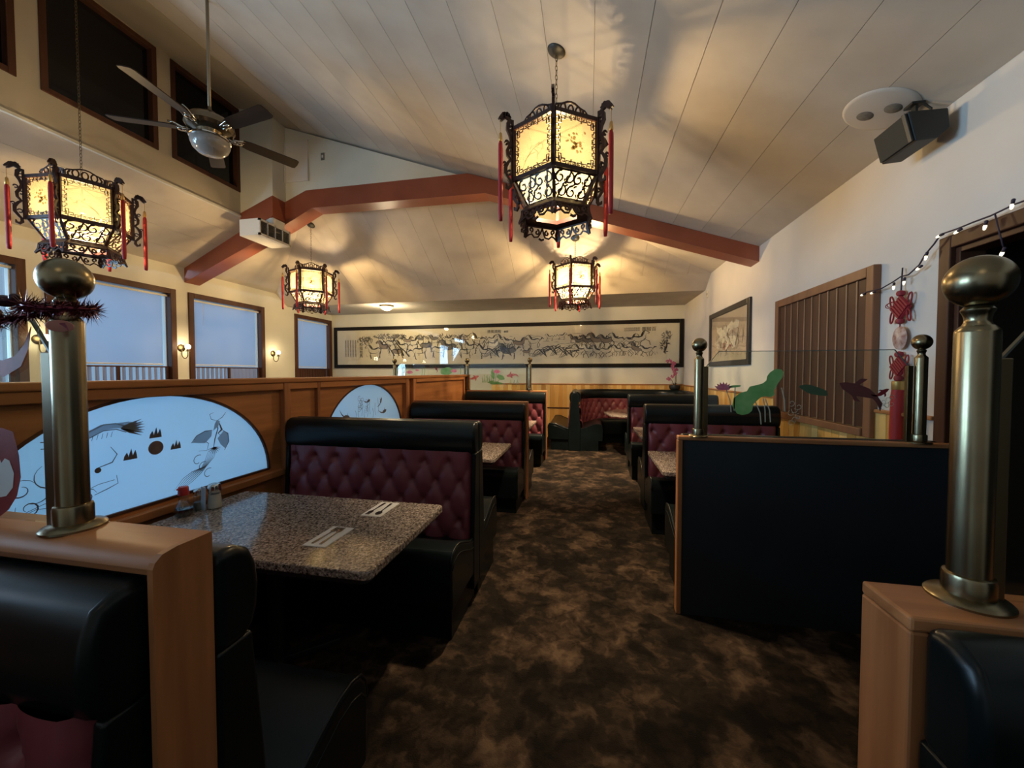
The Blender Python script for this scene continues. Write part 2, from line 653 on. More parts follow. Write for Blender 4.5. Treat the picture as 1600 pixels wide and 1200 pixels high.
b.box(XR + 0.0, XR + 0.12, DY0, DY1 - 0.03, DZ - 0.03, DZ)
struct(b.obj('trim_9', M_DARKWOOD, bevel=0.004))

# left wall with six window openings
WINS = [(7.60, 8.87), (5.245, 6.77), (3.52, 5.045), (1.80, 3.36), (0.08, 1.62), (-1.64, -0.1)]
WZ0, WZ1 = 0.95, 2.835
b = B()
b.box(XL - 0.14, XL, YR, YB, 0, WZ0)
b.box(XL - 0.14, XL, YR, YB, WZ1, 3.4)
ys = [YR] + [y for wn in sorted(WINS) for y in wn] + [YB]
for i in range(0, len(ys), 2):
    b.box(XL - 0.14, XL, ys[i], ys[i + 1], WZ0, WZ1)
wall_left = struct(b.obj('wall_left', M_WALLY))

for i, (y0, y1) in enumerate(WINS):
    fr_ = B()
    t = 0.085
    fr_.box(XL - 0.14, XL + 0.025, y0, y0 + t, WZ0, WZ1)
    fr_.box(XL - 0.14, XL + 0.025, y1 - t, y1, WZ0, WZ1)
    fr_.box(XL - 0.14, XL + 0.025, y0 + t, y1 - t, WZ1 - t, WZ1)
    fr_.box(XL - 0.14, XL + 0.05, y0 + t, y1 - t, WZ0, WZ0 + t)
    win = struct(fr_.obj('window_%d' % (i + 1), M_DARKWOOD, bevel=0.005))
    B().box(XL - 0.125, XL - 0.12, y0 + t, y1 - t, WZ0 + t, WZ1 - t).obj('pane', M_GLASS, win)
    B().box(XL - 0.135, XL - 0.075, y1 - t - 0.012, y1 - t, WZ0 + t, WZ1 - t).obj('reveal_reflector', M_WHITE, win)  # white liner added to catch daylight and brighten the gap beside the blind

# clerestory wall
CW = [(2.81, 3.84), (4.0, 4.965), (1.63, 2.65), (0.45, 1.47), (-0.73, 0.29), (-1.9, -0.9)]
CZ0, CZ1 = 4.215, 5.44
b = B()
b.box(XC - 0.1, XC, YR, YBEAM + 0.2, 3.86, CZ0)
b.box(XC - 0.1, XC, YR, YBEAM + 0.2, CZ1, 5.62)
ys = [YR] + [y for wn in sorted(CW) for y in wn] + [YBEAM + 0.2]
for i in range(0, len(ys), 2):
    b.box(XC - 0.1, XC, ys[i], ys[i + 1], CZ0, CZ1)
struct(b.obj('wall_clerestory', M_TAN))
struct(B().box(XC - 0.012, XC + 0.022, YR, YBEAM - 0.245, 3.845, 3.872).obj('trim_8', M_WALLY))
for i, (y0, y1) in enumerate(CW):
    fr_ = B()
    t = 0.055
    fr_.box(XC - 0.09, XC + 0.012, y0, y0 + t, CZ0, CZ1)
    fr_.box(XC - 0.09, XC + 0.012, y1 - t, y1, CZ0, CZ1)
    fr_.box(XC - 0.09, XC + 0.012, y0 + t, y1 - t, CZ1 - t, CZ1)
    fr_.box(XC - 0.09, XC + 0.012, y0 + t, y1 - t, CZ0, CZ0 + t)
    win = struct(fr_.obj('window_%d' % (i + 7), M_DARKWOOD, bevel=0.004))
    B().box(XC - 0.07, XC - 0.06, y0 + t, y1 - t, CZ0 + t, CZ1 - t).obj('pane', M_BLACKGLOSS, win)

# ceiling backing: both roof sides, hip end, flat strip along the back wall
ZE = 3.18                                  # eaves height of the hip end
YH, YF = 7.09, 7.40                        # hip foot, foot of the short soffit
ZF = 2.955
SQ = 0.6
YBB = YBEAM + 0.25
xr_h = XR - (SQ * (YH - YBB)) / SM
xl_h = XL + (SQ * (YH - YBB)) / SL
zq = ZE + SQ * (YH - YBB)
b = B()
T = 0.06


def slab(pts, off=0.0, th=T):
    vs = [(x, y, z + off) for x, y, z in pts] + [(x, y, z + off + th) for x, y, z in pts]
    n = len(pts)
    fs = [tuple(range(n))[::-1], tuple(range(n, 2 * n))] + [(i, (i + 1) % n, n + (i + 1) % n, n + i) for i in range(n)]
    b.add(vs, fs)


PT = 0.008                                  # ceiling board thickness (boards hang under the backing)
slab([(XR + 0.1, YR, zM(XR + 0.1)), (XR + 0.1, YBEAM + 0.2, zM(XR + 0.1)), (XC - 0.1, YBEAM + 0.2, zM(XC - 0.1)), (XC - 0.1, YR, zM(XC - 0.1))], PT)
slab([(XL - 0.1, YR, zLs(XL - 0.1)), (XC - 0.03, YR, zLs(XC - 0.03)), (XC - 0.03, YBEAM + 0.2, zLs(XC - 0.03)), (XL - 0.1, YBEAM + 0.2, zLs(XL - 0.1))], PT)
slab([(XL, YH, ZE), (XR, YH, ZE), (xr_h, YBB, zq), (xl_h, YBB, zq)], PT)
slab([(XR, YH, ZE), (XR, YBB - 0.1, ZE), (xr_h, YBB - 0.1, zq), (xr_h, YBB, zq)], 0)
slab([(XL, YH, ZE), (xl_h, YBB, zq), (xl_h, YBB - 0.1, zq), (XL, YBB - 0.1, ZE)], 0)
slab([(XL, YH, ZE), (XL, YF, ZF), (XR, YF, ZF), (XR, YH, ZE)], 0)
slab([(XL, YF, ZF), (XL, YB, ZF + 0.03), (XR, YB, ZF), (XR, YF, ZF)], 0)
ceiling = struct(b.obj('ceiling', M_CEIL, fixn=True))

# ceiling boards, one object each
XE = -4.30                                  # upper edge of the boarded slope
G = 0.0035
sl = sqrt(1 + SM * SM)
pw = (XR - XE) / 19.0
pm = B().box(-pw * sl / 2 + G / 2, pw * sl / 2 - G / 2, 0, YBEAM - YR, 0, PT).mesh('plank', M_CEIL)
for i in range(19):
    o = link('plank', pm, ceiling)
    xm = XR - (i + 0.5) * pw
    o.location = (xm, YR, zM(xm))
    o.rotation_euler = (0, atan(SM), 0)
sl = sqrt(1 + SL * SL)
pw = (XC - XL) / 4.0
pm = B().box(-pw * sl / 2 + G / 2, pw * sl / 2 - G / 2, 0, YBEAM - YR, 0, PT).mesh('plank', M_CEIL)
for i in range(4):
    o = link('plank', pm, ceiling)
    xm = XL + (i + 0.5) * pw
    o.location = (xm, YR, zLs(xm))
    o.rotation_euler = (0, -atan(SL), 0)
npl = 23
pw = (XR - XL) / npl
for i in range(npl):
    x0, x1 = XL + i * pw + G / 2, XL + (i + 1) * pw - G / 2

    def ytop(x):
        return max(YBB - 0.05, YH - (x - XL) * SL / SQ, YH - (XR - x) * SM / SQ)
    pts = [(x0, YH), (x1, YH), (x1, min(ytop(x1), YH - 0.01)), (x0, min(ytop(x0), YH - 0.01))]
    bb = B()
    vs = [(x, y, ZE + SQ * (YH - y)) for x, y in pts] + [(x, y, ZE + SQ * (YH - y) + PT) for x, y in pts]
    bb.add(vs, [(3, 2, 1, 0), (4, 5, 6, 7), (0, 1, 5, 4), (1, 2, 6, 5), (2, 3, 7, 6), (3, 0, 4, 7)])
    bb.obj('plank', M_CEIL, ceiling)
# painted ridge board above the clerestory
b = B()
b.prism([(XE, zM(XE) - 0.004), (XE, zM(XE) + PT), (XC, zM(XC) + PT), (XC, zM(XC) - 0.004)], XZ, YR, YBEAM)
struct(b.obj('trim_7', M_TAN))

# gable infill above the truss and the red-brown truss itself
gy = YBEAM + 0.02
struct(B().prism([(XC, 3.86), (-4.6, 4.13), (-4.22, 4.22), (-1.66, 4.22), (XC, zM(XC))], XZ, gy, YBB - 0.01).obj('wall_gable', M_WALLY, fixn=True))
beam_poly = [(XL, 3.235), (-4.60, 4.13), (-4.24, 4.27), (-1.675, 4.27), (XR, 3.03), (XR, 2.845), (-1.42, 3.975), (-4.14, 4.0), (-4.60, 3.785), (XL, 2.985)]
struct(B().prism(beam_poly, XZ, YBEAM, YBB).obj('trim_1', M_BEAM, fixn=True))
# boxed pilaster in front of the truss, wrapped by the same trim
px0, px1, py = XC, -4.61, YBEAM - 0.24


def pilz(x):
    return 3.905 + (x - px0) * 0.38


struct(B().prism([(px0, pilz(px0)), (px1, pilz(px1)), (px1, zM(px1)), (px0, zM(px0))], XZ, py + 0.005, YBEAM + 0.02).obj('wall_pilaster', M_WALLY, fixn=True))
struct(B().prism([(px0, pilz(px0)), (px1, pilz(px1)), (px1, pilz(px1) - 0.30), (px0, pilz(px0) - 0.30)], XZ, py, YBEAM).obj('trim_2', M_BEAM, fixn=True))
struct(B().prism([(-4.80, 3.60), (-4.612, 3.60), (-4.612, 3.80), (-4.70, 3.80), (-4.80, 3.72)], XZ, py + 0.01, YBEAM - 0.01).obj('trim_3', M_WHITE, fixn=True))

# wainscot boards and caps
pm3 = [B().box(-0.0475, 0.0475, -0.016, 0, 0, 1.225).mesh('plank', p) for p in PINES]
for me in pm3:
    pass
nb = int((XR - (-2.3)) / 0.1)
for i in range(nb):
    o = link('plank', pm3[(i * 7 + i // 3) % 3], wall_back)
    o.location = (XR - 0.05 - i * 0.1, YB, 0)
for i in range(int((YB - DY1 - 0.1) / 0.1)):
    o = link('plank', pm3[(i * 5 + i // 4) % 3], wall_right)
    o.location = (XR, YB - 0.07 - i * 0.1, 0)
    o.rotation_euler = (0, 0, -pi / 2)
struct(B().box(-2.3, XR, YB - 0.032, YB, 1.222, 1.247).obj('trim_4', M_OAKX, bevel=0.006))
struct(B().box(XR - 0.032, XR, DY1 + 0.08, 3.18, 1.215, 1.24).obj('trim_5', M_OAKY, bevel=0.006))
struct(B().box(XR - 0.032, XR, 4.66, YB - 0.03, 1.215, 1.24).obj('trim_10', M_OAKY, bevel=0.006))
struct(B().box(-2.3, -0.3, YB - 0.034, YB - 0.016, 0.675, 0.70).obj('trim_6', M_DARKWOOD, bevel=0.004))

# ------------------------------------------------------------------ blinds and cafe shutters in the left windows
for i, (y0, y1, sh) in enumerate(((7.60, 8.87, 'brown'), (5.245, 6.77, 'mid'), (3.52, 5.045, 'pale'), (1.80, 3.36, 'pale'))):
    where = ('farthest window, beside the long painting', 'window just past the red beam', 'window just before the red beam', 'window at the left edge behind the ball post')[i]
    gap = 0.085 if i else 0.05
    bl = thing('window_blind', 'grey blind lowered in the ' + where, 'blind', (XL - 0.05, (y0 + y1) / 2, 1.62), 0, 'blinds in the left windows')
    L_ = y1 - y0 - 0.18
    zt = 2.735 - 1.62
    bb = B()
    bb.box(-0.02, 0.02, -L_ / 2, L_ / 2, zt - 0.03, zt)
    bb.obj('headrail', M_WHITE, bl, bevel=0.003)
    bb = B()
    nsl = 44
    yb0, yb1 = -L_ / 2 + 0.005, L_ / 2 - gap
    for k in range(nsl):
        z = 0.025 + (zt - 0.06) * k / (nsl - 1)
        bb.add([(-0.008, yb0, z - 0.014), (0.006, yb0, z + 0.014), (0.006, yb1, z + 0.014), (-0.008, yb1, z - 0.014)], [(0, 1, 2, 3)])
    bb.obj('slats', M_BLIND, bl, kind='stuff')
    B().box(-0.012, 0.012, yb0, yb1, 0, 0.018).obj('bottom_rail', M_WHITE, bl, bevel=0.003)
    bb = B().tube([(0.015, -L_ / 2 + 0.2, zt - 0.03), (0.015, -L_ / 2 + 0.2, 0.7)], 0.003, 5)
    bb.obj('wand', M_WHITE, bl)

    cs = thing('cafe_shutter', 'low slatted shutter in the ' + where, 'shutter', (XL - 0.05, (y0 + y1) / 2, WZ0 + 0.09), 0, 'cafe shutters in the left windows')
    hz = 1.60 - (WZ0 + 0.09)
    bb = B()
    for yy in (-L_ / 2, -0.02, L_ / 2 - 0.04):
        bb.box(-0.015, 0.015, yy, yy + 0.04, 0, hz)
    bb.box(-0.015, 0.015, -L_ / 2, L_ / 2, 0, 0.05)
    bb.box(-0.012, 0.012, -L_ / 2, L_ / 2, hz - 0.02, hz)
    bb.obj('shutter_frame', M_DARKWOOD, cs, bevel=0.003)
    ang = {'brown': 0.12, 'mid': 0.42, 'pale': 0.62}[sh]
    mm = M_LOUVRE if sh != 'brown' else M_SHUTTER
    me = B().box(-0.003, 0.003, -0.043, 0.043, 0.05, hz - 0.02).mesh('slat', mm)
    for half in (0, 1):
        ya, yb_ = (-L_ / 2 + 0.06, -0.03) if half == 0 else (0.03, L_ / 2 - 0.06)
        n = max(1, int(round((yb_ - ya) / 0.078)))
        for k in range(n):
            o = link('slat', me, cs)
            o.location = (0, ya + (k + 0.5) * (yb_ - ya) / n, 0)
            o.rotation_euler = (0, 0, ang if half == 0 or sh == 'pale' else 0.15)

# ------------------------------------------------------------------ the timber partition with fan-shaped frosted windows
PX = -2.165
part = thing('booth_partition', 'tall oak partition with fan-shaped frosted windows behind the left booths', 'partition', (PX, 0, 0))
B().box(-0.10, 0.012, -2.2, 6.84, 1.425, 1.462).obj('cap_rail', M_OAKY, part, bevel=0.008)


def fan_pts(yc, a, z0, h, n=36, grow=0.0):
    return [(yc + (a + grow) * cos(pi * k / n), z0 + (h + grow) * sin(pi * k / n)) for k in range(n + 1)]


def fan_panel(y0, y1, yc):
    """a plain board with a half-ellipse opening, built as bands round the arch"""
    z0, z1 = 0.0, 1.425
    bb = B()
    a, zb, h = 0.695, 0.825, 0.557
    pts = fan_pts(yc, a, zb, h)
    for w0, w1 in ((-0.055, -0.035),):
        for (p, q) in zip(pts[:-1], pts[1:]):
            bb.add([YZ(*p, w0), YZ(*q, w0), YZ(q[0], z1, w0), YZ(p[0], z1, w0), YZ(*p, w1), YZ(*q, w1), YZ(q[0], z1, w1), YZ(p[0], z1, w1)],
                   [(0, 1, 2, 3), (7, 6, 5, 4), (0, 4, 5, 1), (3, 2, 6, 7)])
        bb.box(w0, w1, y0, yc - a, z0, z1)
        bb.box(w0, w1, yc + a, y1, z0, z1)
        bb.box(w0, w1, yc - a, yc + a, z0, zb)
    return bb


for (y0, y1, yc) in ((0.78, 2.40, 1.60), (2.79, 4.30, 3.55)):
    fan_panel(y0, y1, yc).obj('board', M_OAKY, part)
    gl = B().prism(fan_pts(yc, 0.70, 0.82, 0.562), YZ, -0.052, -0.046).obj('fan_window', M_FROST, part, label='fan-shaped frosted window pane with ink drawing')
    rim = B()
    pts = fan_pts(yc, 0.695, 0.825, 0.557)
    rim.stroke(pts + [pts[0]], 0.014, YZ, -0.045, -0.031)
    rim.obj('window_rim', M_DARKWOOD, part)
    # lettering-free ink drawings on the pane
    bb = B()
    w_ = -0.0445
    if yc < 2:
        # flames
        for fy, fz, s in ((1.588, 1.175, 0.72), (1.474, 1.086, 0.72), (1.686, 1.096, 0.66)):
            for dx, hh in ((-0.026, 0.032), (0.0, 0.055), (0.024, 0.042)):
                bb.poly([(fy + (dx - 0.016) * s, fz - 0.02 * s), (fy + (dx + 0.016) * s, fz - 0.02 * s), (fy + (dx + 0.013) * s, fz + 0.012 * s), (fy + (dx + 0.006) * s, fz + hh * s), (fy + (dx - 0.010) * s, fz + 0.008 * s)], YZ, w_)
        # phoenix on the right
        gb = B()
        gb.poly([(1.775, 1.10), (1.80, 1.135), (1.85, 1.153), (1.893, 1.153), (1.888, 1.12), (1.85, 1.085), (1.81, 1.092)], YZ, w_ + 0.0003)
        gb.poly([(1.965, 1.14), (1.992, 1.12), (1.998, 1.07), (1.975, 1.03), (1.945, 1.06), (1.925, 1.10)], YZ, w_ + 0.0003)
        gb.poly([(1.90, 1.15), (1.93, 1.17), (1.945, 1.20), (1.925, 1.215), (1.91, 1.19)], YZ, w_ + 0.0003)
        gb.poly([(1.17, 1.185), (1.24, 1.176), (1.31, 1.20), (1.37, 1.23), (1.42, 1.235), (1.47, 1.222), (1.53, 1.20), (1.50, 1.235), (1.53, 1.245), (1.47, 1.26), (1.42, 1.258), (1.36, 1.258), (1.30, 1.228), (1.24, 1.205)], YZ, w_ + 0.0003)
        gb.obj('wash_print', translucent('ink_wash_blue', (0.42, 0.48, 0.53), (0.34, 0.39, 0.44), 0.6), part)
        ox, oz = 1.90, 1.10
        for pts_, wd in (
            ([(ox - 0.13, oz + 0.00), (ox - 0.10, oz + 0.035), (ox - 0.05, oz + 0.055), (ox - 0.005, oz + 0.055)], 0.006),
            ([(ox - 0.13, oz + 0.00), (ox - 0.07, oz + 0.01), (ox - 0.03, oz - 0.02), (ox - 0.04, oz - 0.06), (ox - 0.09, oz - 0.055)], 0.004),
            ([(ox + 0.06, oz + 0.045), (ox + 0.095, oz + 0.02), (ox + 0.10, oz - 0.03), (ox + 0.07, oz - 0.08)], 0.007),
            ([(ox + 0.03, oz + 0.03), (ox + 0.06, oz + 0.005), (ox + 0.06, oz - 0.05)], 0.004),
            ([(ox + 0.02, oz + 0.10), (ox + 0.03, oz + 0.06), (ox + 0.01, oz + 0.0), (ox + 0.0, oz - 0.05)], 0.008),
            ([(ox + 0.04, oz + 0.09), (ox + 0.055, oz + 0.05), (ox + 0.03, oz + 0.03)], 0.014),
            ([(ox + 0.02, oz + 0.11), (ox - 0.01, oz + 0.12), (ox - 0.02, oz + 0.15), (ox + 0.005, oz + 0.16)], 0.004),
            ([(ox + 0.03, oz + 0.11), (ox + 0.06, oz + 0.125), (ox + 0.085, oz + 0.155)], 0.004),
        ):
            bb.stroke(pts_, taper(len(pts_), wd * 0.4, wd), YZ, w_)
        for k in range(9):
            a = radians(190 + k * 20)
            bb.stroke([(ox + 0.005, oz - 0.05), (ox + 0.005 + 0.04 * cos(a), oz - 0.05 + 0.04 * sin(a))], [0.006, 0.002], YZ, w_)
        for k in range(6):
            x0 = ox - 0.03 + k * 0.010
            pts_ = [(x0, oz - 0.06), (x0 - 0.02, oz - 0.11), (x0 - 0.045 - 0.005 * k, oz - 0.155), (x0 - 0.10, oz - 0.165 - 0.004 * k), (x0 - 0.15, oz - 0.19 - 0.006 * k), (x0 - 0.20, oz - 0.245)]
            bb.stroke(pts_, taper(6, 0.001, 0.0045), YZ, w_)
        for k in range(3):
            pts_ = spiral(ox - 0.095 + 0.03 * k, oz - 0.11 - 0.045 * k, 0.035, 0.012, 60, 300)
            bb.stroke(pts_, 0.0035, YZ, w_)
        # dragon on the left: body, tail and whiskers
        pts_ = [(1.16, 1.20), (1.24, 1.19), (1.31, 1.215), (1.37, 1.245), (1.42, 1.245), (1.46, 1.225)]
        for dz in (-0.016, 0.012):
            bb.stroke([(y, z + dz) for y, z in pts_], 0.004, YZ, w_)
        for k in range(12):
            y = 1.20 + k * 0.018
            bb.stroke([(y, 1.197 + 0.12 * max(0, y - 1.28) * 3 * 0.25 - 0.012), (y + 0.006, 1.197 + 0.12 * max(0, y - 1.28) * 3 * 0.25 + 0.012)], 0.002, YZ, w_)
        for k in range(7):
            a = radians(-40 + k * 13)
            bb.stroke([(1.44, 1.232), (1.44 + 0.045 * cos(a), 1.228 + 0.03 * sin(a)), (1.44 + 0.10 * cos(a * 0.8), 1.226 + 0.065 * sin(a))], [0.010, 0.012, 0.001], YZ, w_)
        for (cx, cz, r) in ((1.19, 1.06, 0.06), (1.15, 1.01, 0.05), (1.27, 1.055, 0.045), (1.24, 0.985, 0.05), (1.30, 0.94, 0.04), (1.10, 1.03, 0.045), (1.12, 0.95, 0.04)):
            bb.stroke(spiral(cx, cz, r, r * 0.3, random.uniform(0, 360), random.uniform(420, 620), 16), taper(17, 0.0015, 0.006), YZ, w_)
        bb.poly([(1.235, 1.10), (1.305, 1.112), (1.255, 1.125)], YZ, w_)
        bb.poly(arc(1.345, 1.05, 0.013, 0, 360, 10)[:-1], YZ, w_)
        bb.stroke([(1.34, 1.06), (1.40, 1.075), (1.42, 1.11), (1.395, 1.15)], [0.003, 0.005, 0.004, 0.002], YZ, w_)
        bb.stroke([(1.33, 0.94), (1.38, 0.955), (1.42, 0.97), (1.415, 1.01)], [0.003, 0.004, 0.003, 0.002], YZ, w_)
        for k in range(5):
            y = 1.05 + random.random() * 0.25
            bb.stroke([(y, 0.92 + k * 0.015), (y + 0.06, 0.94 + k * 0.015), (y + 0.12, 0.93 + k * 0.02)], 0.0025, YZ, w_)
        B().poly(arc(1.588, 1.108, 0.036, 0, 360, 24)[:-1], YZ, w_).obj('pearl_print', M_PEARL, part)
    else:
        # goldfish and water weed
        for fy, fz, s, ang in ((3.20, 1.085, 1.0, -10), (3.80, 1.20, 0.8, 65), (3.87, 1.075, 1.0, 15), (3.56, 1.21, 0.7, 20)):
            ca, sa = cos(radians(ang)) * s, sin(radians(ang)) * s
            P = lambda u, v: (fy + u * ca - v * sa, fz + u * sa + v * ca)
            bb.poly([P(-0.055, 0), P(-0.025, -0.018), (P(0.02, -0.018)), P(0.045, 0), P(0.02, 0.016), P(-0.025, 0.016)], YZ, w_)
            bb.stroke([P(-0.05, 0), P(-0.085, 0.02), P(-0.12, 0.055)], [0.014, 0.010, 0.002], YZ, w_)
            bb.stroke([P(0.0, 0.015), P(0.01, 0.04)], [0.008, 0.001], YZ, w_)
        for k in range(9):
            y = 3.34 + k * 0.05
            z0 = 1.03 + 0.02 * (k % 3)
            pts_ = [(y, z0), (y + 0.012 * (-1) ** k, z0 + 0.05), (y - 0.006, z0 + 0.10 + 0.03 * (k % 3))]
            bb.stroke(pts_, 0.004, YZ, w_)
        for k in range(7):
            bb.stroke(spiral(3.40 + 0.022 * (k % 3), 1.13 + 0.018 * k, 0.032, 0.010, k * 70, k * 70 + 400, 12), 0.003, YZ, w_)
            bb.stroke(spiral(3.52 + 0.015 * (k % 3), 1.10 + 0.018 * k, 0.026, 0.008, k * 50, k * 50 + 300, 10), 0.0025, YZ, w_)
    bb.obj('ink_print', mat('ink_print_grey', (0.085, 0.072, 0.078), 0.6), part)
for (y0, y1) in ((-2.2, 0.78), (2.46, 2.76), (4.58, 6.5)):
    B().box(-0.05, -0.03, y0, y1, 0, 1.425).obj('board', M_OAKY, part)
for (y0, y1, d) in ((0.72, 0.80, 0.005), (2.40, 2.46, 0.005), (2.755, 2.79, 0.0), (4.295, 4.36, 0.005), (4.50, 4.58, 0.0), (6.50, 6.56, 0.0), (6.74, 6.84, 0.01)):
    B().box(-0.075, d, y0, y1, 0, 1.425).obj('stile', M_OAKZ, part, bevel=0.006)
for (y0, y1) in ((4.36, 4.50), (6.56, 6.74)):
    B().box(-0.06, -0.04, y0, y1, 0, 1.425).obj('board', M_OAKZ, part)
for (y0, y1) in ((-2.2, 0.72), (0.80, 2.40), (2.46, 2.755), (2.79, 4.295), (4.58, 6.50)):
    B().box(-0.06, 0.0, y0, y1, 1.375, 1.425).obj('top_rail', M_OAKY, part, bevel=0.005)
    B().box(-0.06, 0.0, y0, y1, 0.755, 0.80).obj('lower_rail', M_OAKY, part, bevel=0.006)
# ------------------------------------------------------------------ booth benches
def tuft(u, z, zt, s=0.165, h=0.125, W=1.4):
    """height of a button-tufted surface: deep buttons on a staggered lattice joined by creases"""
    a = u / s
    bq = (zt - 0.075 - z) / h
    if bq < 0:
        g = abs(sin(pi * a))
        d = 0.62 + 0.38 * g ** 0.5
        d -= 0.62 * math.exp(-((abs(a - round(a)) * s) ** 2 + (bq * h) ** 2) / 0.024 ** 2)
    else:
        p, q = a + bq / 2, a - bq / 2
        d = 0.52 + 0.48 * (abs(sin(pi * p)) * abs(sin(pi * q))) ** 0.45
        # button pits
        i, j = round(p), round(q)
        dist = hypot((a - (i + j) / 2) * s, (bq - (i - j)) * h)
        d -= 0.55 * math.exp(-(dist / 0.024) ** 2)
    return d


SEATP = [(-0.515, 0.20), (-0.522, 0.42), (-0.515, 0.475), (-0.490, 0.510), (-0.44, 0.522), (-0.38, 0.517), (-0.28, 0.48), (-0.20, 0.445), (-0.10, 0.425), (-0.10, 0.20)]
ROLLP = [(0.0, 0.965), (-0.065, 0.965), (-0.09, 0.985), (-0.103, 1.02), (-0.107, 1.07), (-0.10, 1.12), (-0.083, 1.155), (-0.055, 1.172), (-0.03, 1.175), (0.0, 1.172)]


def bench_parts(root, x0, x1, ends=(True, True), top=0.0):
    """a bench with its rear plane at local y = 0, facing local -y"""
    FX = frame((0, 0, 0), (0, 1, 0), (0, 0, 1), (1, 0, 0))
    B().prism([(y, z + top) for y, z in ROLLP], FX, x0, x1).obj('head_roll', M_LEATHER, root, smooth=50, bevel=0.022, bseg=3)
    e = 0.028
    W = x1 - x0 - 2 * e
    zt, zb = 0.985 + top, 0.40
    nu, nv = int(W / 0.0125), 44

    def fn(a, c):
        z = zb + (zt - zb) * c
        u = a * W
        edge = min(1.0, min(a, 1 - a) * W / 0.03)
        base = -0.055 - 0.050 * (1 - c)
        hgt = tuft(u - 0.05, z, zt) * 0.047 * (0.25 + 0.75 * edge)
        return (x0 + e + u, base - hgt + (0.03 if edge <= 0 else 0), z)
    B().grid(fn, nu, nv).obj('tufted_back', M_RED, root, smooth=True)
    for xa, xb in ((x0, x0 + e), (x1 - e, x1)):
        B().prism([(0, 0.10), (0, 0.975 + top), (-0.082, 0.975 + top), (-0.125, 0.44), (-0.125, 0.10)], FX, xa, xb).obj('end_board', M_LEATHER, root, smooth=40, bevel=0.009)
    B().prism(SEATP, FX, x0 + 0.004, x1 - 0.004).obj('seat_cushion', M_LEATHER, root, smooth=60, bevel=0.014, bseg=3)
    top_edge = [(y, z) for y, z in SEATP[1:9]]
    for x in (x0 + 0.012, x1 - 0.012):
        B().tube([(x, y - 0.0, z + 0.002) for y, z in top_edge], 0.0065, 6).obj('piping', M_LEATHER, root, smooth=True)
        B().tube([(x + (0.006 if x > x0 + 0.1 else -0.006), y + 0.008, z - 0.055 + 0.002) for y, z in top_edge[1:]], 0.005, 6).obj('piping', M_LEATHER, root, smooth=True)
    B().box(x0 + 0.02, x1 - 0.03, -0.46, -0.02, 0.0, 0.20).obj('plinth', M_LEATHER, root, bevel=0.006)


def bench(label, x0, x1, yrear, facing=1, top=0.0, group=None):
    xc = (x0 + x1) / 2
    t = thing('booth_bench', label, 'bench', (xc, yrear, 0), 0.0 if facing > 0 else pi, group)
    h = (x1 - x0) / 2
    bench_parts(t, -h, h, top=top)
    return t


GL, GR = 'left row of booth benches', 'right row of booth benches'
LX0, LX1 = -2.135, -0.715
# left row (front ones first)
bench('black-topped bench in the near left corner, against the wide oak divider', LX0 - 0.02, LX1 - 0.03, 0.533, 1, -0.03, GL)
bench('bench behind the near left oak divider, facing away towards the table with napkins', LX0, LX1, 0.615, -1, -0.035, GL)
b_b2 = bench('burgundy tufted bench facing the camera across the table with napkins', LX0, LX1, 2.46, 1, 0, GL)


def copy_bench(src, label, x1, yrear, facing, dz=0.0, group=GL):
    w_ = (LX1 - LX0) / 2
    return dup(src, (x1 - w_, yrear, dz), 0 if facing > 0 else pi, label, group)


copy_bench(b_b2, 'bench back to back with the first left burgundy bench, facing away', LX1, 2.461, -1)
copy_bench(b_b2, 'second burgundy bench of the left row, under the first oak-edged divider', LX1 - 0.005, 4.44, 1, -0.04)
copy_bench(b_b2, 'bench hidden behind the first oak-edged divider of the left row, facing away', LX1, 4.555, -1, -0.04)
copy_bench(b_b2, 'farthest burgundy bench of the left row, in front of the brass posts and lotus glass', LX1 - 0.0, 6.545, 1, -0.01)
# right row
RX0, RX1 = 0.56, 1.80
bench('bench directly behind the dark panel with lotus glass, facing away', RX0 + 0.01, 1.93, 2.555, -1, -0.06, GR)
b_r2 = bench('burgundy bench facing the camera just beyond the dark panel', RX0, RX1, 4.17, 1, 0, GR)
dup(b_r2, ((RX0 + RX1) / 2 + 0.005, 4.171, 0), pi, 'bench back to back with the bench beyond the dark panel, facing away', GR)
dup(b_r2, ((RX0 + RX1) / 2 + 0.02, 6.02, 0), 0, 'second burgundy bench of the right row, nearer the corner booth', GR)
dup(b_r2, ((RX0 + RX1) / 2 + 0.02, 6.021, 0), pi, 'bench backing the second right-row bench, facing the corner booth', GR)
# near right bench, against the oak box divider
bench('black leather bench in the near right corner, below the brass ball post', 0.546, 1.96, 0.752, 1, -0.088, GR)

# ------------------------------------------------------------------ dividers
def divider(label, x0, x1, y0, y1, zt, solid=False, bull=False, panel=True):
    t = thing('booth_divider', label, 'divider', ((x0 + x1) / 2, (y0 + y1) / 2, 0))
    h, d = (x1 - x0) / 2, (y1 - y0) / 2
    return t, h, d


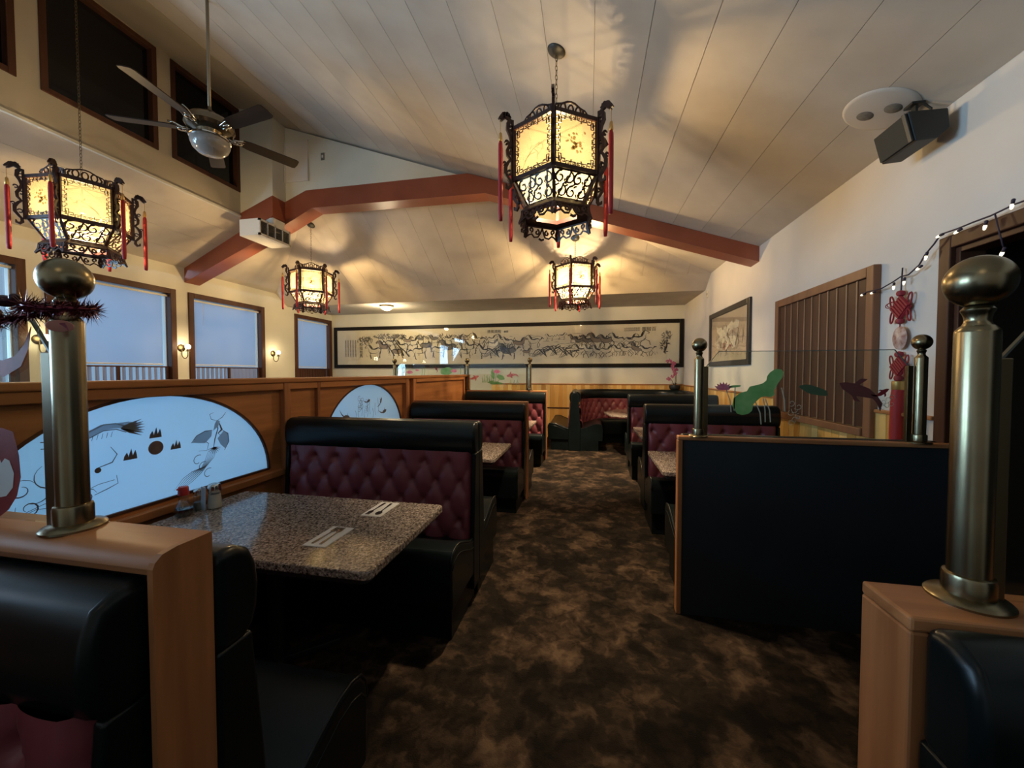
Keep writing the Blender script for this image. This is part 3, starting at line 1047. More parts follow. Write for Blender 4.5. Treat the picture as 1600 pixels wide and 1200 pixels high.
# near left: wide oak cap with a full-height oak end
t, h, d = divider('near left oak divider carrying the brass post with tinsel', LX0, LX1 - 0.005, 0.535, 0.612, 1.19)
FX = frame((0, 0, 0), (0, 1, 0), (0, 0, 1), (1, 0, 0))
capp = [(d, 1.16), (d, 1.19), (-d + 0.012, 1.19), (-d - 0.012, 1.186), (-d - 0.024, 1.176), (-d - 0.028, 1.166), (-d - 0.024, 1.154), (-d, 1.148), (-d, 1.16)]
B().prism(capp, FX, -h, h - 0.012).obj('cap', M_OAKX, t, smooth=40)
B().prism([(d, 0), (d, 1.19), (-d + 0.012, 1.19), (-d - 0.012, 1.186), (-d - 0.024, 1.176), (-d - 0.028, 1.166), (-d - 0.028, 0), (-d, 0)], FX, h - 0.012, h).obj('end_board', M_OAKZ, t, fixn=True)
B().box(-h, h - 0.012, -d + 0.01, d, 0, 1.16).obj('core_board', M_PANELCLOTH, t)
# left row, two oak-edged dividers
for lab, y0, y1, zt in (('oak-edged divider between the second and third left booths', 4.445, 4.55, 1.155), ('far oak-edged divider carrying the lotus glass at the end of the left row', 6.55, 6.66, 1.185)):
    t, h, d = divider(lab, LX0, LX1 + 0.01, y0, y1, zt)
    B().box(-h, h, -d, d, zt - 0.025, zt).obj('cap', M_OAKX, t, bevel=0.005)
    B().box(h - 0.025, h, -d, d, 0, zt - 0.025).obj('end_board', M_OAKZ, t, bevel=0.005)
    B().box(-h, h - 0.025, -d + 0.02, d - 0.02, 0, zt - 0.025).obj('core_board', M_PANELCLOTH, t)
# left-hand section beyond the partition: the divider under the second lotus glass
t, h, d = divider('oak-edged divider beyond the partition carrying the far left lotus glass', -3.75, PX - 0.12, 6.63, 6.74, 1.185)
B().box(-h, h, -d, d, 1.16, 1.185).obj('cap', M_OAKX, t, bevel=0.005)
B().box(-h, h, -d + 0.01, d - 0.01, 0, 1.16).obj('core_board', M_OAKX, t)
# right: dark panel with an oak edge
t = thing('booth_divider', 'black vinyl panel with slim oak edging in the middle right', 'divider', (1.265, 2.525, 0))
h = 0.725
B().box(-h, h, -0.027, 0.027, 1.085, 1.11).obj('top_edging', M_OAKX, t, bevel=0.006)
B().box(-h, -h + 0.028, -0.027, 0.027, 0, 1.085).obj('side_edging', M_OAKZ, t, bevel=0.005)
B().box(-h + 0.028, h, -0.017, 0.027, 0.0, 1.085).obj('vinyl_panel', M_PANELCLOTH, t)
# near right: oak box divider with the big post
t = thing('booth_divider', 'near right oak box divider carrying the largest brass ball post', 'divider', (1.255, 0.815, 0))
h = 0.72
B().box(-h, h, -0.06, 0.06, 1.062, 1.087).obj('cap', M_OAKX, t, bevel=0.005)
B().box(-h, -h + 0.03, -0.06, 0.06, 0, 1.062).obj('end_board', M_OAKZ, t, bevel=0.005)
B().box(-h + 0.03, h, -0.055, 0.055, 0, 1.062).obj('core_board', M_PANELCLOTH, t)

# ------------------------------------------------------------------ tables
def table(label, xc, yc, lx, ly, out=1):
    t = thing('booth_table', label, 'table', (xc, yc, 0), 0, 'granite booth tables')
    hx, hy, r = lx / 2, ly / 2, 0.035
    pts = []
    for cx, cy, a in ((hx - r, hy - r, 0), (-hx + r, hy - r, 90), (-hx + r, -hy + r, 180), (hx - r, -hy + r, 270)):
        pts += arc(cx, cy, r, a, a + 90, 5)
    B().prism(pts, XY, 0.715, 0.75).obj('tabletop', M_GRANITE, t, bevel=0.006, bseg=2)
    B().prism([(u * 0.96, v * 0.95) for u, v in pts], XY, 0.69, 0.715).obj('underboard', M_BLACK, t)
    B().lathe([(0.045, 0.03), (0.04, 0.08), (0.038, 0.60), (0.06, 0.66), (0.06, 0.69)], (out * -0.10, 0, 0), 16).obj('column', M_BLACK, t, smooth=40)
    bb = B()
    for k in range(4):
        a = pi / 4 + k * pi / 2
        bb.bar((out * -0.10, 0, 0.025), (out * -0.10 + 0.30 * cos(a), 0.30 * sin(a), 0.02), 0.055, 0.03)
    bb.obj('foot', M_BLACK, t, bevel=0.004)
    return t


T1 = table('granite table with napkins and condiments beside the large fan window', -1.465, 1.66, 1.33, 0.76, 1)
dup(T1, (-1.463, 3.585, 0), 0, 'granite table of the second left booth, beyond the first burgundy bench')
dup(T1, (-1.455, 5.55, 0), 0, 'granite table of the third left booth, seen past the oak-edged divider')
T2 = table('granite table between the dark panel and the bench beyond it', 1.20, 3.45, 1.29, 0.80, -1)
dup(T2, (1.245, 5.10, 0), 0, 'granite table of the second right booth, between the two burgundy benches')

# corner table, cut corners
t = thing('corner_table', 'granite table with cut corners inside the curved corner booth', 'table', (0.93, 7.55, 0))
pts = [(-0.64, 0.0), (-0.55, -0.55), (-0.32, -0.72), (0.32, -0.72), (0.6, -0.5), (0.6, 0.35), (0.4, 0.55), (-0.35, 0.55)]
B().prism(pts, XY, 0.715, 0.75).obj('tabletop', M_GRANITE, t, bevel=0.006)
B().lathe([(0.20, 0.0), (0.20, 0.03), (0.05, 0.05), (0.045, 0.66), (0.2, 0.70), (0.2, 0.715)], (0, 0, 0), 16).obj('column', M_BLACK, t, smooth=40)

# ------------------------------------------------------------------ corner booth, swept along a path
def path_pts():
    P = []
    y0 = 7.42
    xl, xr, yb, r = -0.255, 1.975, 8.865, 0.60
    for k in range(10):
        P.append((xl, y0 + (yb - r - y0) * k / 10, 1, 0))
    for k in range(13):
        a = pi - (pi / 2) * k / 12
        P.append((xl + r + r * cos(a), yb - r + r * sin(a), -cos(a), -sin(a)))
    for k in range(1, 10):
        P.append((xl + r + (xr - xl - 2 * r) * k / 10, yb, 0, -1))
    for k in range(13):
        a = pi / 2 - (pi / 2) * k / 12
        P.append((xr - r + r * cos(a), yb - r + r * sin(a), -cos(a), -sin(a)))
    for k in range(1, 11):
        P.append((xr, yb - r - (yb - r - 7.42) * k / 10, -1, 0))
    return P


def sweep(prof, P):
    """profile (offset inwards, z) carried along P = (x, y, nx, ny)"""
    bb = B()
    n = len(prof)
    vs = [(x + nx * o, y + ny * o, z) for (x, y, nx, ny) in P for (o, z) in prof]
    fs = []
    for i in range(len(P) - 1):
        for k in range(n):
            l = (k + 1) % n
            fs.append((i * n + k, i * n + l, (i + 1) * n + l, (i + 1) * n + k))
    fs.append(tuple(range(n)))
    fs.append(tuple((len(P) - 1) * n + k for k in range(n))[::-1])
    return bb.add(vs, fs)


PP = path_pts()
cb = thing('corner_booth', 'curved burgundy corner booth with black roll top against the far wall', 'bench', (0.9, 8.0, 0))
OFF = Vector((0.9, 8.0, 0))
PPl = [(x - 0.9, y - 8.0, nx, ny) for x, y, nx, ny in PP]
sweep([(-y, z - 0.045) for y, z in ROLLP], PPl).obj('head_roll', M_LEATHER, cb, smooth=50, fixn=True)
sweep([(-y, z) for y, z in SEATP], PPl).obj('seat_cushion', M_LEATHER, cb, smooth=50, fixn=True)
sweep([(0.02, 0), (0.44, 0), (0.44, 0.2), (0.02, 0.2)], PPl).obj('plinth', M_LEATHER, cb, fixn=True)
# tufted inside, along arc length
S = [0.0]
for i in range(1, len(PPl)):
    S.append(S[-1] + hypot(PPl[i][0] - PPl[i - 1][0], PPl[i][1] - PPl[i - 1][1]))


def at_s(s):
    for i in range(1, len(S)):
        if S[i] >= s or i == len(S) - 1:
            t = (s - S[i - 1]) / (S[i] - S[i - 1])
            a, c = PPl[i - 1], PPl[i]
            return [a[k] + (c[k] - a[k]) * t for k in range(4)]


def fn(a, c):
    s = a * S[-1]
    x, y, nx, ny = at_s(s)
    z = 0.40 + 0.53 * c
    o = 0.06 + 0.05 * (1 - c) + tuft(s, z, 0.93) * 0.042
    return (x + nx * o, y + ny * o, z)


B().grid(fn, 330, 30).obj('tufted_back', M_RED, cb, smooth=True)
B().prism([(-0.12, 0.0), (0.10, 0.0), (0.10, 0.5), (0.065, 1.07), (0.03, 1.118), (-0.03, 1.118), (-0.06, 1.07), (-0.12, 0.5)], frame((-0.255 - 0.9, 7.40 - 8.0, 0), (1, 0, 0), (0, 0, 1), (0, 1, 0)), -0.02, 0.03).obj('end_board', M_LEATHER, cb, smooth=40, bevel=0.012)

# bench on the far wall, facing left, back to back with the corner booth
t = thing('booth_bench', 'bench end beside the curved corner booth, facing left along the far wall', 'bench', (-0.258, 8.14, 0), -pi / 2, GL)
bench_parts(t, -0.71, 0.71, top=-0.045)
# ------------------------------------------------------------------ brass posts
def post_parts(t, hgt, r, rb):
    """hgt: height of the ball's top above the cap"""
    zb = hgt - 2 * rb                      # bottom of the ball
    neck = 0.050 if r > 0.03 else 0.045
    zs = zb - neck                         # top of the shaft
    B().lathe([(r * 2.0, 0), (r * 2.0, 0.004), (r * 1.85, 0.008), (r * 1.22, 0.012), (r * 1.22, 0.042), (r * 1.16, 0.047), (r * 1.0, 0.049)], (0, 0, 0), 40).obj('base_flange', M_BRASS, t, smooth=35)
    B().lathe([(r, 0.012), (r, zs), (r * 0.97, zs + 0.004), (r * 0.75, zs + 0.012)], (0, 0, 0), 40).obj('shaft', M_BRASS, t, smooth=35)
    B().lathe([(r * 0.74, zs + 0.010), (r * 0.60, zs + 0.018), (r * 0.58, zs + 0.024), (r * 0.66, zs + 0.034), (r * 0.74, zb - 0.008), (r * 0.76, zb - 0.004), (r * 0.60, zb + 0.002)], (0, 0, 0), 40).obj('neck', M_BRASS, t, smooth=35)
    n = 20
    B().lathe([(rb * sin(pi * i / n) if 0 < i < n else 0, zb + rb - rb * cos(pi * i / n)) for i in range(n + 1)], (0, 0, 0), 40).obj('ball', M_BRASS, t, smooth=True)


def post(label, x, y, z, hgt, r, rb):
    t = thing('brass_post', label, 'post', (x, y, z), 0, 'brass ball posts')
    post_parts(t, hgt, r, rb)
    return t


post('near left brass ball post hung with tinsel, on the oak divider', -1.008, 0.573, 1.19, 0.533, 0.024, 0.040)
post('near right brass ball post, the largest, on the oak box divider', 0.680, 0.838, 1.087, 0.620, 0.0285, 0.0455)
pp = post('slim brass ball post at the left end of the dark panel', 0.660, 2.522, 1.11, 0.600, 0.0275, 0.043)
dup(pp, (1.798, 2.522, 1.11), 0, 'slim brass ball post on the dark panel beside the red knot hanging')
pb = post('far brass post above the last left bench, right of the lotus glass', -1.005, 6.605, 1.185, 0.575, 0.030, 0.044)
dup(pb, (-2.17, 6.69, 1.185), 0, 'far brass post at the end of the partition, between two lotus glasses')
dup(pb, (-3.60, 6.69, 1.185), 0, 'far brass post at the left end of the lotus glass beyond the partition')


# ------------------------------------------------------------------ glass screens with lotus and koi decals
def screen(label, x0, x1, y, z0, z1, cut):
    t = thing('glass_screen', label, 'screen', ((x0 + x1) / 2, y, z0))
    h, H = (x1 - x0) / 2, z1 - z0
    B().prism([(-h, 0.004), (h, 0.004), (h, H - cut), (h - cut * 0.75, H), (-h + cut * 0.75, H), (-h, H - cut)], XZ, -0.003, 0.003).obj('pane', M_GLASS, t)
    ed = B()
    pts = [(-h, H - cut), (-h + cut * 0.75, H), (h - cut * 0.75, H), (h, H - cut)]
    ed.stroke(pts, 0.004, XZ, -0.0035, 0.0035)
    ed.obj('pane_edge', mat('glass_edge', (0.10, 0.13, 0.12), 0.3), t)
    for s in (-1, 1):
        B().box(s * h - 0.013, s * h + 0.013, -0.012, 0.012, 0.0, H - cut + 0.005).obj('clamp_channel', M_BRASSDARK, t, bevel=0.002)
    return t, (lambda px, pz: (px - (x0 + x1) / 2, pz - z0))


def leaf(c, rx, rz, rot=0, wav=0.08, n=22, seed=1):
    rr = random.Random(seed)
    out = []
    for k in range(n):
        a = 2 * pi * k / n
        q = 1 + wav * sin(a * 5 + seed) + wav * 0.6 * (rr.random() - 0.5)
        u, v = rx * q * cos(a), rz * q * sin(a)
        out.append((c[0] + u * cos(rot) - v * sin(rot), c[1] + u * sin(rot) + v * cos(rot)))
    return out


def lotus(bb, c, s, w_):
    for k in range(7):
        a = radians(30 + k * 20)
        ca, sa = cos(a), sin(a)
        tip = (c[0] + s * ca, c[1] + s * sa * 0.9)
        nx, ny = -sa * s * 0.20, ca * s * 0.20
        m = (c[0] + s * 0.5 * ca, c[1] + s * 0.45 * sa)
        bb.poly([c, (m[0] - nx, m[1] - ny), tip, (m[0] + nx, m[1] + ny)], XZ, w_ - k * 0.00012)


def koi(bb, c, s, rot, w_):
    P = lambda u, v: (c[0] + s * (u * cos(rot) - v * sin(rot)), c[1] + s * (u * sin(rot) + v * cos(rot)))
    bb.stroke([P(0.5, 0), P(0.38, 0.02), (P(0.1, 0.03)), P(-0.2, -0.0), P(-0.42, 0.03), P(-0.6, 0.16), P(-0.68, 0.34)], [0.02 * s, 0.20 * s, 0.34 * s, 0.26 * s, 0.13 * s, 0.12 * s, 0.01 * s], XZ, w_)
    bb.stroke([P(0.12, -0.12), P(0.04, -0.26), P(-0.06, -0.34)], [0.10 * s, 0.12 * s, 0.02 * s], XZ, w_ - 0.0001)
    bb.stroke([P(0.08, 0.15), P(-0.02, 0.26), P(-0.14, 0.28)], [0.10 * s, 0.10 * s, 0.02 * s], XZ, w_ - 0.0001)


W0 = -0.0045
M_PALESTEM = mat('decal_pale_stem', (0.42, 0.42, 0.33), 0.6)
# on the dark panel
t, q = screen('clear glass screen with green lotus leaves on the dark panel', 0.700, 1.752, 2.535, 1.11, 1.627, 0.095)
g = B()
g.poly([q(*p) for p in ((0.851, 1.3), (0.858, 1.346), (0.895, 1.379), (0.929, 1.388), (0.945, 1.416), (0.982, 1.425), (1.014, 1.435), (1.034, 1.453), (1.038, 1.48), (1.054, 1.502), (1.081, 1.522), (1.114, 1.518), (1.124, 1.502), (1.119, 1.471), (1.095, 1.435), (1.077, 1.394), (1.08, 1.367), (1.06, 1.354), (1.028, 1.358), (1.007, 1.353), (0.987, 1.334), (0.967, 1.311), (0.959, 1.27), (0.939, 1.252), (0.906, 1.244), (0.877, 1.253))], XZ, W0)
g.poly([q(*p) for p in leaf((0.859, 1.416), 0.038, 0.007, 0.1, 0.05, seed=5)], XZ, W0)
g.obj('lotus_leaf_decal', M_LOTUSGREEN, t)
g = B()
g.poly([q(*p) for p in leaf((1.283, 1.397), 0.078, 0.024, -0.3, 0.05, seed=4)], XZ, W0)
g.obj('lotus_leaf_decal', mat('decal_dark_green', (0.055, 0.095, 0.045), 0.6), t)
g = B()
lotus(g, q(0.80, 1.392), 0.058, W0)
g.obj('lotus_flower_decal', M_LOTUSPINK, t)
g = B()
koi(g, q(1.51, 1.40), 0.21, radians(158), W0)
g.obj('koi_decal', mat('decal_dark_koi', (0.13, 0.035, 0.032), 0.6), t)
g = B()
koi(g, q(1.625, 1.385), 0.075, radians(35), W0)
g.obj('koi_decal', M_KOI, t)
for px_, pz_, dx in ((0.975, 1.33, 0.035), (1.02, 1.345, 0.012), (1.03, 1.345, 0.03), (0.815, 1.40, 0.03), (0.865, 1.41, -0.003), (1.115, 1.41, 0.02)):
    B().stroke([q(px_, pz_), q(px_ + dx * 0.8, pz_ - 0.07), q(px_ + dx, pz_ - 0.14)], 0.006, XZ, W0).obj('stem_decal', M_PALESTEM, t)
g = B()
for k in range(7):
    g.stroke([q(*p) for p in spiral(1.17 + 0.018 * (k % 3), 1.20 + 0.02 * k, 0.02, 0.006, 40 * k, 40 * k + 330, 10)], 0.003, XZ, W0)
for k in range(6):
    g.stroke([q(*p) for p in spiral(1.63 + 0.02 * (k % 3), 1.30 + 0.012 * k, 0.017, 0.005, 70 * k, 70 * k + 330, 10)], 0.0025, XZ, W0)
g.obj('bubble_decal', M_PALESTEM, t, kind='stuff')

# far, on the last left divider
t, q = screen('clear glass screen with koi and pink lotus at the end of the left row', -2.12, -1.055, 6.605, 1.185, 1.66, 0.08)
g = B()
for c, rx, rz, ro, sd in (((-1.665, 1.47), 0.032, 0.085, 0.15, 1), ((-1.525, 1.415), 0.075, 0.042, -0.4, 2), ((-1.63, 1.315), 0.09, 0.025, 0.1, 3), ((-1.70, 1.335), 0.06, 0.018, 0.3, 6), ((-1.55, 1.31), 0.07, 0.018, -0.1, 7)):
    g.poly([q(*p) for p in leaf(c, rx, rz, ro, 0.06, seed=sd)], XZ, W0 - 0.0001 * sd)
for k in range(9):
    x = -1.86 + 0.02 * k
    g.stroke([q(x, 1.32), q(x + 0.01 * (-1) ** k, 1.37 + 0.03 * (k % 3)), q(x - 0.01, 1.40 + 0.03 * (k % 3))], 0.008, XZ, W0)
for k in range(6):
    x = -1.36 + 0.03 * k
    g.stroke([q(x, 1.30), q(x + 0.012 * (-1) ** k, 1.34 + 0.03 * (k % 2))], 0.008, XZ, W0)
for a, c in (((-1.60, 1.51), (-1.625, 1.32)), ((-1.665, 1.40), (-1.64, 1.30)), ((-1.53, 1.40), (-1.60, 1.30))):
    g.stroke([q(*a), q(*c)], 0.008, XZ, W0)
g.obj('lotus_leaf_decal', M_LOTUSGREEN, t)
g = B()
lotus(g, q(-1.595, 1.485), 0.085, W0 - 0.001)
g.obj('lotus_flower_decal', M_LOTUSPINK, t)
g = B()
koi(g, q(-2.0, 1.405), 0.17, radians(20), W0)
koi(g, q(-1.33, 1.455), 0.18, radians(190), W0 - 0.0004)
g.obj('koi_decal', mat('decal_faded_koi', (0.60, 0.12, 0.11), 0.6, col2=(0.70, 0.30, 0.25), scale=25), t)

# beyond the partition
t, q = screen('clear glass screen with pink lotus beyond the partition, left of the far posts', -3.55, -2.215, 6.69, 1.185, 1.66, 0.08)
g = B()
g.poly([q(*p) for p in leaf((-2.56, 1.525), 0.125, 0.07, 0.1, 0.05, seed=2)], XZ, W0)
for x in (-3.45, -3.42, -3.38, -3.05, -3.0, -2.3):
    g.stroke([q(x, 1.44), q(x + 0.012, 1.52), q(x + 0.004, 1.60)], 0.010, XZ, W0)
g.obj('lotus_leaf_decal', M_LOTUSGREEN, t)
g = B()
lotus(g, q(-3.29, 1.475), 0.085, W0)
lotus(g, q(-3.14, 1.525), 0.05, W0 - 0.001)
lotus(g, q(-2.42, 1.50), 0.08, W0 - 0.002)
g.obj('lotus_flower_decal', M_LOTUSPINK, t)
g = B()
koi(g, q(-2.76, 1.565), 0.09, radians(120), W0)
g.obj('koi_decal', M_KOI, t)

# near left: koi glass running left from the tinsel post
t, q = screen('clear glass screen with red koi left of the near post', -2.05, -1.052, 0.575, 1.19, 1.625, 0.09)
g = B()
P1 = lambda u, v: q(u - 0.022, v)
g.stroke([P1(-1.078, 1.592), P1(-1.092, 1.555), P1(-1.118, 1.523), P1(-1.16, 1.508), P1(-1.22, 1.515), P1(-1.27, 1.55)], [0.002, 0.014, 0.026, 0.034, 0.030, 0.004], XZ, W0)
g.obj('koi_tail_decal', mat('decal_pale_koi', (0.36, 0.07, 0.085), 0.6, col2=(0.22, 0.03, 0.04), scale=18), t)
g = B()
g.poly([P1(*p) for p in ((-1.14, 1.378), (-1.125, 1.33), (-1.122, 1.285), (-1.135, 1.245), (-1.16, 1.215), (-1.20, 1.190), (-1.26, 1.195), (-1.30, 1.23), (-1.33, 1.28), (-1.33, 1.33), (-1.28, 1.37), (-1.22, 1.385), (-1.17, 1.385))], XZ, W0)
g.obj('koi_body_decal', M_KOI, t)
g = B()
g.poly([P1(*p) for p in ((-1.152, 1.318), (-1.140, 1.292), (-1.145, 1.262), (-1.165, 1.243), (-1.20, 1.236), (-1.25, 1.25), (-1.26, 1.30), (-1.22, 1.318), (-1.195, 1.312), (-1.185, 1.328), (-1.175, 1.312), (-1.165, 1.322))], XZ, W0 - 0.0006)
g.obj('koi_belly_decal', mat('decal_white', (0.62, 0.70, 0.76), 0.6), t)
# near right glass
t, q = screen('clear glass screen right of the near right post, with a cut corner', 0.712, 1.92, 0.838, 1.087, 1.575, 0.055)

# ------------------------------------------------------------------ tinsel garland on the near left post
t = thing('tinsel_garland', 'dark red tinsel garland with baubles draped from the near left post', 'garland', (-1.005, 0.562, 1.60))
rr = random.Random(3)
path = []
for k in range(15):
    a = radians(-200 + k * 26)
    path.append((0.045 * cos(a), 0.045 * sin(a), 0.022 + 0.004 * sin(a * 2)))
for k in range(1, 22):
    u = k / 21
    path.append((-0.040 - 0.36 * u, -0.012 + 0.0 * u, 0.012 - 0.018 * sin(pi * u * 1.2) + 0.006 * sin(9 * u)))
core = B().tube(path, 0.006, 6)
core.obj('garland_wire', M_TINSEL, t, smooth=True)
bb = B()
for i in range(len(path) - 1):
    a, c = Vector(path[i]), Vector(path[i + 1])
    for k in range(70):
        p = a.lerp(c, rr.random())
        d = Vector((rr.gauss(0, 1), rr.gauss(0, 1), rr.gauss(0, 1))).normalized()
        l = rr.uniform(0.014, 0.034)
        s_ = d.cross(Vector((rr.random(), rr.random(), rr.random()))).normalized() * 0.0017
        bb.add([p - s_, p + s_, p + d * l], [(0, 1, 2)])
bb.obj('tinsel_strands', M_TINSEL, t, kind='stuff')
for x, y, z, r, s_ in ((-0.085, -0.03, 0.036, 0.016, 0.7), (-0.13, -0.03, 0.014, 0.018, 0.8), (-0.050, -0.035, 0.040, 0.008, 1.0), (-0.165, -0.03, 0.010, 0.017, 1.0), (-0.22, -0.02, 0.005, 0.014, 1.0)):
    B().ball((x, y, z), r, 14, 8, s_).obj('bauble', M_BAUBLE, t, smooth=True)
o = B().lathe([(0, -0.003), (0.017, -0.002), (0.018, 0), (0.017, 0.002), (0, 0.003)], (0, 0, 0), 20).obj('oval_tag', M_PINKTAG, t, smooth=40, label='dusty pink oval tag')
o.location = (0.044, -0.026, -0.014)
o.rotation_euler = (radians(90), 0, radians(60))
o.scale = (1.0, 0.62, 1.0)
for k in range(7):
    a = rr.uniform(-0.3, 2.4)
    B().stroke([(0, 0), (0.012, 0.004), (0.03, 0.0)], [0.001, 0.007, 0.001], frame((-0.10 + k * 0.025, -0.03, -0.01 + 0.02 * (k % 2)), (cos(a), 0, -sin(a) * 0.8), (0, 0.3, 1)), 0).obj('foil_leaf', M_TINSEL, t)

# ------------------------------------------------------------------ lanterns
R6 = 0.325
ZB = 2.48                                    # lantern base in the room


def six(me, name, root, radius, z, off=0.0, subs=None):
    for k in range(6):
        o = link(name, me, root)
        a = pi / 3 * k + off
        o.location = (radius * cos(a), radius * sin(a), z)
        o.rotation_euler = (0, 0, a)
        if subs:
            for nm, sm in subs:
                link(nm, sm, o)


APO = R6 * cos(pi / 6)
SIDE = R6
# frames for a side: local x = outward normal, y along the side, z up
SF = frame((0, 0, 0), (0, 1, 0), (0, 0, 1), (1, 0, 0))
z0p, z1p = 0.0, 0.345                       # panel height, lantern panel bottom sits at 2.83


def meander(w_, h_):
    bb = B()
    e = 0.016
    t = 0.0056

    def S_(pts):
        bb.stroke(pts, t, SF, -0.002, 0.003)
    W, H = w_ / 2, h_
    n = 0.062
    for sx in (-1, 1):
        for (zz, sz) in ((0, 1), (H, -1)):
            f = lambda u, v: (sx * (W - u), zz + sz * v)
            S_([f(0, e * 1.9), f(e, e * 1.9), f(e, e), f(e * 1.9, e), f(e * 1.9, 0)])
            S_([f(e * 1.0, e * 1.9), f(e, n), f(e * 2.2, n), f(e * 2.2, e * 1.4), f(e * 1.4, e * 1.4), f(e * 1.4, n * 0.75)])
            S_([f(e * 2.2, e * 2.2), f(n, e * 2.2), f(n, e), f(e * 2.6, e)])
            for j in range(2):
                b0 = n + 0.008 + j * 0.036
                S_([f(b0, 0), f(b0, e * 1.5), f(b0 + 0.026, e * 1.5), f(b0 + 0.026, e * 0.7), f(b0 + 0.012, e * 0.7)])
                S_([f(b0 + 0.026, e * 1.5), f(b0 + 0.036, e * 1.5), f(b0 + 0.036, e * 2.2), f(b0 + 0.044, e * 2.2)] if j == 0 else [f(b0 + 0.026, e * 1.5), f(b0 + 0.034, e * 1.5), f(b0 + 0.034, 0)])
            for j in range(3):
                v0 = n + 0.012 + j * 0.038
                S_([f(0, v0), f(e, v0), f(e, v0 + 0.016), f(e * 1.7, v0 + 0.016), f(e * 1.7, v0 + 0.03), f(e, v0 + 0.03)])
    return bb


def scrolls(poly_w0, poly_w1, h_):
    """C-scroll fret filling a trapezoid whose lower edge is poly_w0 and upper edge poly_w1 wide"""
    bb = B()
    t = 0.0105

    def S_(pts, ww=t):
        bb.stroke(pts, ww, SF, -0.003, 0.003)
    for row, (v, nn) in enumerate(((0.26, 3), (0.72, 4))):
        wid = poly_w0 + (poly_w1 - poly_w0) * v
        for i in range(nn):
            u = (i + 0.5) / nn * wid - wid / 2
            r = h_ * 0.22
            s = 1 if (i + row) % 2 else -1
            pts = spiral(u, v * h_, r, r * 0.25, 90, 90 + s * 400, 14)
            S_(pts)
            S_([(u - wid / nn * 0.5, v * h_ - r * 0.2), (u - wid / nn * 0.25, v * h_ + s * r * 0.9), (u + wid / nn * 0.1, v * h_ + r * 1.0)])
            S_([(u, v * h_ + r), (u + wid / nn * 0.3, v * h_ + r * 1.5)])
            S_([(u, v * h_ - r), (u - wid / nn * 0.3, v * h_ - r * 1.3)])
    S_([(-poly_w0 / 2, 0.006), (poly_w0 / 2, 0.006)])
    S_([(-poly_w1 / 2, h_ - 0.004), (poly_w1 / 2, h_ - 0.004)])
    return bb


def crest(wd, h_):
    bb = B()
    t = 0.013

    def S_(pts, ww=t):
        bb.stroke(pts, ww, SF, -0.004, 0.004)
    S_([(-wd / 2, 0.006), (wd / 2, 0.006)], 0.014)
    n = 3
    for i in range(n):
        u = (i + 0.5) / n * wd * 0.72 - wd * 0.36
        S_(arc(u, h_ * 0.42, wd * 0.085, 0, 360, 12, h_ * 0.36), 0.011)
    S_([(-wd / 2, 0.0), (-wd / 2 - 0.006, h_ * 0.45), (-wd / 2 + 0.012, h_ * 0.62), (-wd * 0.30, h_ * 0.72), (-wd * 0.12, h_ * 0.95), (0, h_), (wd * 0.12, h_ * 0.95), (wd * 0.30, h_ * 0.72), (wd / 2 - 0.012, h_ * 0.62), (wd / 2 + 0.006, h_ * 0.45), (wd / 2, 0)], 0.012)
    for s in (-1, 1):
        S_([(s * wd * 0.40, 0), (s * wd * 0.44, h_ * 0.3), (s * wd * 0.38, h_ * 0.6)], 0.014)
    return bb


def skirt(wd, h_):
    """hanging openwork below the bottom ring (v = 0 top, going down)"""
    bb = B()

    def S_(pts, ww=0.012):
        bb.stroke(pts, ww, SF, -0.004, 0.004)
    S_([(-wd / 2, -0.005), (wd / 2, -0.005)], 0.012)
    for s in (-1, 1):
        S_([(0, -0.01), (s * wd * 0.05, -h_ * 0.5), (s * wd * 0.12, -h_ * 0.8), (s * wd * 0.24, -h_ * 0.85), (s * wd * 0.33, -h_ * 0.62), (s * wd * 0.42, -h_ * 0.72), (s * wd * 0.5, -h_ * 0.9)], 0.012)
        S_(spiral(s * wd * 0.16, -h_ * 0.45, h_ * 0.22, h_ * 0.05, 90, 90 + s * 380, 12))
        S_(spiral(s * wd * 0.36, -h_ * 0.30, h_ * 0.20, h_ * 0.05, 270, 270 - s * 380, 12))
        S_([(s * wd * 0.5, 0), (s * wd * 0.47, -h_ * 0.5), (s * wd * 0.53, -h_ * 0.98)], 0.020)
    S_([(-wd * 0.08, -h_ * 0.92), (0, -h_ * 1.02), (wd * 0.08, -h_ * 0.92)], 0.016)
    return bb


